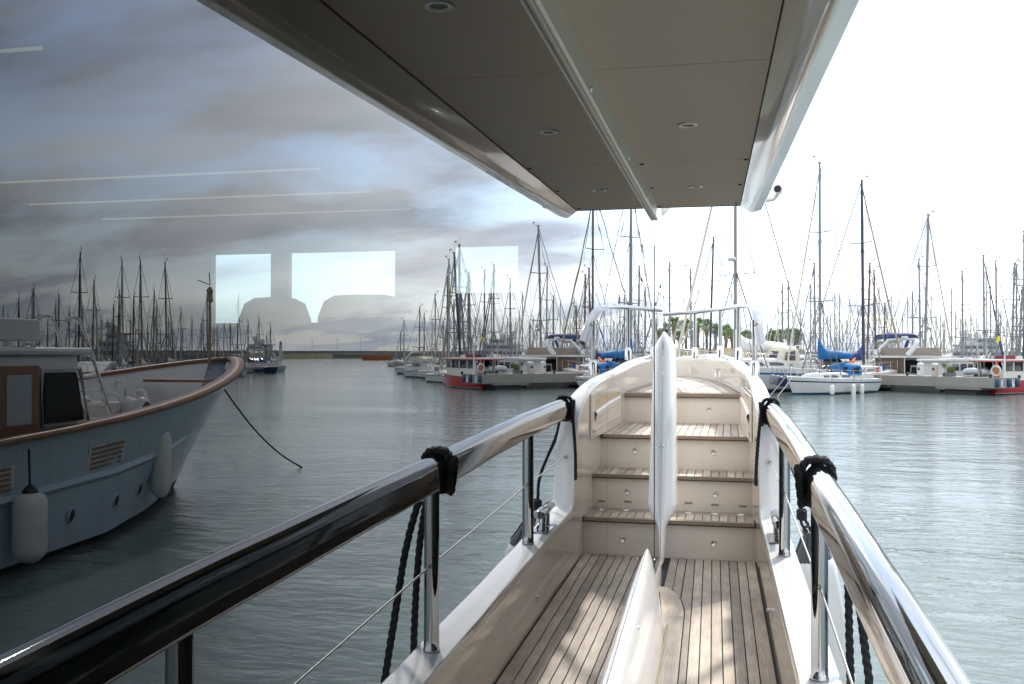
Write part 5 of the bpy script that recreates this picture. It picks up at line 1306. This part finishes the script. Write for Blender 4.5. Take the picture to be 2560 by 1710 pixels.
for i, (u, v, sc) in enumerate(PALMS):
    d = 178 + (i * 7) % 11; p = at(u, v, d); k = sc * 1.95
    t = thing('palm_tree', 'fan palm with shaggy brown skirt in the row on the quay', 'palm tree', (p.x, p.y, 1.5), i * 1.3, 'fan palms along the quay')
    hgt = p.z - 1.5
    inst('trunk', lib('ptrunk', trunk_m), t, scale=(1.3, 1.3, hgt)); inst('dead_frond_skirt', lib('pskirt%d' % (i % 2), lambda: palm_skirt(i)), t, loc=(0, 0, hgt), scale=(k * .55, k * .55, k * .62)); inst('crown', lib('pcrown%d' % (i % 3), lambda: palm_crown(i + 4)), t, loc=(0, 0, hgt), scale=(k, k, k))
ORD = ['first', 'second', 'third', 'fourth', 'fifth', 'sixth', 'seventh', 'eighth', 'ninth', 'tenth', 'eleventh', 'twelfth', 'thirteenth', 'fourteenth', 'fifteenth', 'sixteenth', 'seventeenth', 'eighteenth', 'nineteenth', 'twentieth', 'twenty-first', 'twenty-second']
PT = [x for x in bpy.data.objects if x.name.startswith('palm_tree')]
for n_, i in enumerate(sorted(range(len(PALMS)), key=lambda i: PALMS[i][0])): PT[i]['label'] = 'fan palm with shaggy brown skirt, %s from the left in the quay row' % ORD[n_]



# ---- superyachts beyond
def superyacht(u0, u1, d, label, mirror=False, tiers=3, h=1.0):
    a, b = at(u0, 881, d), at(u1, 881, d)
    if mirror: a, b = mir(a), mir(b)
    c = (a + b) / 2; L = (b - a).length; dv = (b - a).normalized()
    t = thing('superyacht', label, 'yacht', (c.x, c.y, 0), dirz(dv.x, dv.y)); s = L / 10.0; hs = h
    m = MB(); rows = []
    for q in range(13):
        f = q / 12; y = L * (f - .5); w = 3.2 * (1 if f < .5 else max(.03, 1 - ((f - .5) / .5) ** 2.2)); z1 = (2.6 + 1.3 * max(0, f - .4)) * hs
        rows.append([V(-w * .7, y, -.3), V(-w, y, z1), V(w, y, z1), V(w * .7, y, -.3)])
    m.grid(rows, False); m.add(rows[0], [(0, 1, 2, 3)]); m.build('hull', [SYW], t)
    z = 2.6 * hs
    for k in range(tiers):
        y0, y1 = -L * (.42 - .05 * k), L * (.22 - .12 * k); hh = 2.1 * hs; w = 2.8 - .4 * k
        m = MB(); loft_box(m, [(y0, w, w - .1, z, z + hh), (y1 - L * .08, w, w - .15, z, z + hh), (y1, w * .6, w * .4, z, z + hh * .35)], 0)
        loft_box(m, [(y0 - L * .06, w + .15, w + .2, z + hh * .9, z + hh * 1.05), (y1 - L * .06, w + .1, w + .1, z + hh * .9, z + hh * 1.05)], 0)
        win_band(m, y0 + L * .02, y1 - L * .09, w - .02, z + hh * .38, z + hh * .8, 5, 1, gap=.12, lean=.06); m.build('deckhouse', [SYW, WINDOW], t)
        z += hh * 1.02
    m = MB(); loft_box(m, [(-L * .12, .5, .25, z, z + 1.5 * hs), (-L * .03, .3, .2, z, z + 1.6 * hs)]); m.lathe([(.5, 0), (.75, .4), (.7, .9), (.35, 1.25), (0, 1.35)], (0, -L * .18, z), n=14); m.lathe([(.4, 0), (.6, .3), (.55, .75), (.3, 1.0), (0, 1.1)], (0, -L * .05, z + 1.4 * hs), n=14)
    m.tube([V(0, -L * .1, z + 1.4), V(0, -L * .1, z + 4 * hs)], .06, 5); m.build('radar_mast', [SYW], t)
SYW = pbr('superyacht_white', (.52, .53, .545), .35, var=.05)
superyacht(2520, 2278, 190, 'large white three-decked superyacht far behind the planter', h=.60)
superyacht(2290, 2080, 205, 'long white superyacht far behind the blue bimini', tiers=2, h=.52)
superyacht(690, 575, 210, 'white superyacht with domes, seen in the window near the lighthouse', True, tiers=2, h=.6)
superyacht(330, 200, 150, 'white superyacht behind the sailboat rows, seen in the window', True, tiers=3, h=.6)

# ---- breakwater, its light tower and lamp posts
STONE = pbr('breakwater_stone', (.20, .185, .165), .95, var=.25, vscale=.3, dirt=(.1, .095, .09), bump=1.0, bscale=1.5)
bw = [at(1985, 881, 520), at(2300, 881, 500), at(2560, 881, 480), mir(at(1000, 881, 440)), mir(at(940, 881, 400)), mir(at(690, 881, 380)), mir(at(300, 881, 330)), mir(at(-100, 881, 300))]
m = MB(); rows = []
for p in bw:
    o = Vector((p.x, p.y, 0)).normalized(); rows.append([V(p.x, p.y, -1), V(p.x, p.y, 1.6), V(p.x + o.x * 1.5, p.y + o.y * 1.5, 1.9), V(p.x + o.x * 2, p.y + o.y * 2, 2.95), V(p.x + o.x * 4, p.y + o.y * 4, 2.95), V(p.x + o.x * 9, p.y + o.y * 9, -1)])
m.grid(rows, False); m.build('breakwater', [STONE], None, label='long low stone breakwater along the horizon', category='breakwater')
rk = MB(); rg = random.Random(11)
for k in range(420):
    f = rg.random(); a, b = mir(at(990, 881, 436)), mir(at(700, 881, 378)); p = a.lerp(b, f); o = Vector((p.x, p.y, 0)).normalized(); q = p - o * rg.uniform(.5, 5); r_ = rg.uniform(.5, 1.2)
    rk.ball((q.x, q.y, rg.uniform(-.1, 1.1)), (r_, r_ * rg.uniform(.7, 1.2), r_ * .7), 5)
rk.build('boulders', [STONE], None, kind='stuff', label='grey boulders heaped along the breakwater foot', category='rocks')
p = mir(at(701.5, 888, 340)); t = thing('lighthouse', 'small white round lighthouse at the harbour mouth, reflected in the window', 'lighthouse', (p.x, p.y, 1.2))
zt = at(701, 853, 340).z - 1.2
m = MB(); m.lathe([(.75, -1.2), (.75, 0), (.62, zt * .5), (.5, zt * .80), (.68, zt * .82), (.68, zt * .85)], (0, 0, 0), n=18); m.build('tower', [BOATW], t)
m = MB(); m.lathe([(.36, zt * .85), (.36, zt * .95)], (0, 0, 0), n=12); m.build('lantern', [WINDOW], t); m = MB(); m.lathe([(.45, zt * .95), (.3, zt * 1.0), (0, zt * 1.06)], (0, 0, 0), n=12); m.build('dome', [SYW], t)
a, b = mir(at(705, 889, 350)), mir(at(815, 889, 360)); m = MB(); m.hexa([V(p.x, p.y + k * 6, z) for z in (-1, 1.55) for k in (0, 1) for p in (a, b)]); m.build('jetty', [PLAST], None, label='low ochre jetty in front of the breakwater, reflected in the window', category='jetty')
a, b = mir(at(906, 889, 300)), mir(at(976, 889, 300)); m = MB(); m.hexa([V(p.x, p.y + k * 5, z) for z in (-.3, 1.35) for k in (0, 1) for p in (a, b)]); m.build('barge', [pbr('rust_orange', (.30, .09, .03), .8, var=.3, vscale=.6)], None, label='rust orange barge moored below the breakwater, reflected in the window', category='barge')
for n_, u in enumerate((712, 780, 843, 902, 960)):
    p = mir(at(u, 881, 385)); t = thing('street_lamp', 'thin lamp post on the breakwater, %s from the lighthouse' % ['first', 'second', 'third', 'fourth', 'fifth'][n_], 'lamp post', (p.x, p.y, 2.9), 0, 'lamp posts along the breakwater')
    m = MB(); m.tube([V(0, 0, 0), V(0, 0, 5.0), V(.6, 0, 5.1)], .07, 5); m.build('pole', [SYW], t)
# motor boats seen in the window
for (u, d, s_, lb) in ((1062, 96, .62, 'cream motor cruiser on the farther pier, reflected in the window'), (1122, 80, .55, 'motorboat beside the red boat, reflected in the window'), (455, 60, .7, 'motor cruiser with brown covers beyond the trawler bow, reflected in the window'), (240, 60, .75, 'low motor cruiser beyond the trawler wheelhouse, reflected in the window'), (640, 130, .8, 'motor yacht before the lighthouse, reflected in the window')):
    p = mir(at(u, 881, d)); cruiser(p, RZ_L if u > 900 else dirz(-.5, -.9), s_, lb, fly=u in (1062, 640), canvas=COVC)

# ================================================================== the trawler yacht berthed alongside, seen in the window
TX = 9.45
tw = thing('trawler_yacht', 'white displacement trawler yacht with teak caprail and flared bow, reflected in the window', 'trawler', (TX, 9.0, 0))
TST = [(-8.5, 1.95, 1.55), (-6, 2.1, 1.45), (-3, 2.2, 1.42), (0, 2.22, 1.48), (2.5, 2.18, 1.62), (4.5, 1.98, 1.80), (6.0, 1.66, 1.98), (7.2, 1.25, 2.13), (8.2, .78, 2.26), (8.9, .36, 2.34), (9.25, .03, 2.38)]
def thull(l):        # half-beam factor and stem rake at relative height l (0 keel line, 1 sheer)
    return l
def tsec(i, sgn):
    y, w, z = TST[i]; fr_ = max(0, (y - 1.5) / 7.75); out = []
    for l in (-.25, 0, .06, .30, .52, .56, .60, .8, 1.0):
        f = (1 - fr_ * .80) if l <= 0 else (1 - fr_ * .80 * (1 - l) ** .85)
        if l <= 0: f *= .9
        rub = .05 if l == .56 and y < 5 else 0
        out.append(V(sgn * (max(.02, w * f) + rub), y - fr_ ** 2 * 2.1 * (1 - max(0, l)), z * l))
    return out
th = MB()
HB = pbr('pale_blue_topsides', (.36, .46, .54), .25, var=.10, vscale=.8, coat=.3, stretch=(1, 2.5, .5), dirt=(.20, .19, .17), damt=.45)
for sgn in (-1, 1):
    rows = [tsec(i, sgn) for i in range(len(TST))]
    th.grid([r[:3] for r in rows], True, 1); th.grid([r[2:5] for r in rows], True, 0); th.grid([r[4:7] for r in rows], False, 0); th.grid([r[6:] for r in rows], True, 0)
th.build('hull', [HB, BLACKB], tw)
TEAKCAP = wood('varnished_teak', (.20, .085, .04), (.34, .16, .08), .35, 1)
m = MB()
for sgn in (-1, 1): m.sweep(smoothpath([V(sgn * (w - .02), y, z + .03) for y, w, z in TST], 2), [(-.13, -.03), (.13, -.03), (.12, .035), (-.12, .035)], up=(0, 0, 1))
m.build('caprail', [TEAKCAP], tw)
m = MB()
for sgn in (-1, 1):
    rr = []
    for i in range(len(TST) - 1):
        q = tsec(i, sgn); rr.append([V(q[k].x - sgn * min(.10, abs(q[k].x) * .5), q[k].y - .03, q[k].z) for k in (8, 7, 6)])
    m.grid(rr, True)
m.grid([[V(-abs(tsec(i, 1)[6].x) + .12, tsec(i, 1)[6].y - .05, tsec(i, 1)[6].z), V(abs(tsec(i, 1)[6].x) - .12, tsec(i, 1)[6].y - .05, tsec(i, 1)[6].z)] for i in range(len(TST) - 2)], False, 1)
for y in (1.5, 2.8, 4.1, 5.4, 6.5):
    w = interp([(a, b) for a, b, c_ in TST], y); z = interp([(a, c_) for a, b, c_ in TST], y)
    for sgn in (-1, 1): m.sweep([V(sgn * (w - .13), y, z - .05), V(sgn * (w - .40), y - .1, z - .62)], [(-.03, -.05), (.03, -.05), (.03, .05), (-.03, .05)], up=(0, 1, 0))
m.build('bulwark_lining', [pbr('lining_white', (.74, .74, .73), .4, var=.06), TEAK], tw)
m = MB(); loft_box(m, [(-5.5, 1.75, 1.68, .9, 2.5), (1.9, 1.68, 1.6, .9, 2.5), (2.4, 1.6, 1.2, .95, 1.0)], 0); loft_box(m, [(-5.6, 1.8, 1.84, 2.5, 2.62), (2.1, 1.7, 1.7, 2.5, 2.6)], 0)
TWW = pbr('wheelhouse_white', (.78, .78, .77), .3, var=.05, dirt=(.5, .48, .45), damt=.3)
m.build('wheelhouse', [TWW], tw, bevel=.05)
m = MB(); m.box((-1.735, .62, 1.62), (.07, .72, 1.5)); d_ = m.build('wheelhouse_door', [TEAKCAP], tw)
m = MB(); m.box((-1.775, .62, 1.95), (.03, .42, .62)); m.build('pane', [pbr('pale_pane', (.35, .40, .42), .1)], d_, bevel=.02)
m = MB(); m.hexa([V(x, y, z) for z in (1.62, 2.28) for y in ((1.1, 1.74) if z > 2 else (1.1, 1.9)) for x in (-1.745, -1.68)]); wd_ = m.build('window', [pbr('near_black_glass', (.008, .009, .011), .12, spec=.25)], tw, bevel=.04)
m = MB(); m.tube([V(-1.745, y, z) for y, z in ((1.06, 1.58), (1.06, 2.32), (1.78, 2.32), (1.96, 1.58))], .03, 6, closed=True); m.build('frame', [BOATW], wd_)
m = MB(); m.add([V(-1.3, 2.15, 1.75), V(1.3, 2.15, 1.75), V(1.25, 1.98, 2.35), V(-1.25, 1.98, 2.35)], [(0, 1, 2, 3)]); m.build('window', [WINDOW], tw)
m = MB(); m.tube([V(-1.78, 1.05, 1.22), V(-1.70, 2.1, 1.22)], .025, 6); m.build('grab_rail', [TEAKCAP], tw)
m = MB(); m.hexa([V(x, y, z) for z in (2.62, 2.90) for y in (-5, 1.2) for x in (-1.6, 1.6)]); m.build('flybridge_dodger', [COVW], tw, bevel=.03)
m = MB()
for y in (1.5, 2.05):
    m.tube(smoothpath([V(-1.4, y - .2, 2.62), V(-1.4, y - .15, 2.9), V(-1.4, y + .02, 3.02), V(-1.42, y + .2, 2.9), V(-1.5, y + .5, 2.1), V(-1.6, y + .85, 1.1)], 4), .026, 6)
for k in range(5): t_ = k / 5; m.tube([V(-1.48 - .1 * t_, 1.95 + .45 * t_, 2.2 - 1.0 * t_), V(-1.48 - .1 * t_, 2.5 + .45 * t_, 2.2 - 1.0 * t_)], .02, 5)
m.build('boarding_ladder', [CHROME], tw)
m = MB(); m.box((0, 5.2, 1.45), (.7, .5, .5)); m.lathe([(.12, 0), (.20, .05), (.15, .2), (.2, .35), (.12, .4)], (-.35, 5.2, 1.6), (-1, 0, 0), 14); m.lathe([(.12, 0), (.20, .05), (.15, .2), (.2, .35), (.12, .4)], (.35, 5.2, 1.6), (1, 0, 0), 14)
m.tube([V(-.3 + .16 * math.cos(a), 4.9, 1.7 + .16 * math.sin(a)) for a in [i * math.pi / 6 for i in range(12)]], .022, 5, closed=True); m.build('windlass', [BOATW], tw)
m = MB(); m.box((0, 7.35, 2.0), (1.2, .5, .05)); m.build('bow_seat', [TEAKCAP], tw)
m = MB()
for x, y, hh in ((-.4, 5.7, .75), (.35, 6.2, .9)): m.tube(smoothpath([V(x, y, 1.0), V(x, y, 1.0 + hh), V(x + .08, y, 1.12 + hh), V(x + .2, y, 1.1 + hh), V(x + .22, y, .95 + hh)], 3), .03, 7)
m.build('deck_vent', [CHROME], tw)
for y in (1.6, 2.7, 3.7, 4.7):
    w = interp([(a, b) for a, b, c_ in TST], y); i_ = [k for k in range(len(TST)) if TST[k][0] <= y][-1]; p = tsec(i_, -1)[3].lerp(tsec(i_ + 1, -1)[3], (y - TST[i_][0]) / (TST[i_ + 1][0] - TST[i_][0]))
    m = MB(); m.lathe([(.105, -.02), (.10, .008), (.085, .012), (.08, -.0)], p + V(-.015, 0, 0), (-1, .22, -.12), 18); m.lathe([(.08, .002), (0, .002)], p + V(-.015, 0, 0), (-1, .22, -.12), 18, mat=1); m.build('porthole', [HB, BLACKB], tw)
for y0 in (-.35, 1.9):
    i_ = [k for k in range(len(TST)) if TST[k][0] <= y0][-1]
    m = MB()
    def hp_(y, l):
        i2 = [k for k in range(len(TST)) if TST[k][0] <= y][-1]; f_ = (y - TST[i2][0]) / (TST[i2 + 1][0] - TST[i2][0]); A_ = tsec(i2, -1)[6].lerp(tsec(i2 + 1, -1)[6], f_); B_ = tsec(i2, -1)[8].lerp(tsec(i2 + 1, -1)[8], f_); return A_.lerp(B_, l) + V(-.012, 0, 0)
    m.add([hp_(y0 - .06, .04), hp_(y0 + .81, .04), hp_(y0 + .81, .58), hp_(y0 - .06, .58)], [(0, 1, 2, 3)], False, 1)
    for q_ in range(len(m.v)): m.v[q_] = (m.v[q_][0] + .006, m.v[q_][1], m.v[q_][2])
    for k in range(5): m.add([hp_(y0, .08 + k * .10), hp_(y0 + .75, .08 + k * .10), hp_(y0 + .75, .14 + k * .10), hp_(y0, .14 + k * .10)], [(0, 1, 2, 3)], False, 0)
    m.build('hull_grille', [pbr('grille_brass', (.28, .17, .09), .5, .2), BOATW], tw)
m = MB(); m.lathe([(.036, 0), (.032, .5), (.024, 1.35)], (0, 8.45, 2.2), n=10); m.lathe([(.06, 1.35), (.07, 1.38), (.058, 1.42), (.058, 1.56), (.07, 1.58), (.02, 1.66)], (0, 8.45, 2.2), n=12); m.tube([V(0, 8.45, 3.9), V(.02, 8.45, 4.15)], .012, 4); m.tube([V(0, 8.45, 3.9), V(.25, 8.4, 4.0)], .012, 4); m.build('lantern_mast', [pbr('bronze', (.25, .2, .13), .4, .6)], tw)
for (u, v, L_, R_f, lb) in ((402, 1077, 1.02, .155, 'long pale fender nearer the bow of the reflected trawler'), (75, 1232, .80, .185, 'stout pale fender farther aft on the reflected trawler')):
    # hang on the trawler's side nearest to us
    p = mir(at_x(u, v, 2 * XG - (TX - 2.42 if u < 200 else TX - 1.78)))
    f = big_fender(p, R_f, L_, lb, 'fenders on the reflected trawler', small=True)
    m = MB(); m.tube([V(0, 0, R_f * .4), V(.02, 0, .42 if u > 200 else .5)], .014, 5); m.build('lanyard', [ROPE], f)
m = MB(); a = V(TX - .35, 17.35, 1.85); b = mir(at_z(762, 1172, -.05)); m.tube([a.lerp(b, k / 8) - V(0, 0, .25 * math.sin(math.pi * k / 8)) for k in range(9)], .017, 6); m.build('mooring_line', [ROPE], None, label='dark mooring line running from the reflected trawler bow to the water', category='rope')

for ch in tw.children:
    if ch.name.split('.')[0] in ('wheelhouse', 'wheelhouse_door', 'window', 'grab_rail', 'flybridge_dodger', 'boarding_ladder'): ch.location.y += .42
    if ch.name.split('.')[0] == 'flybridge_dodger': ch.location.z += .06
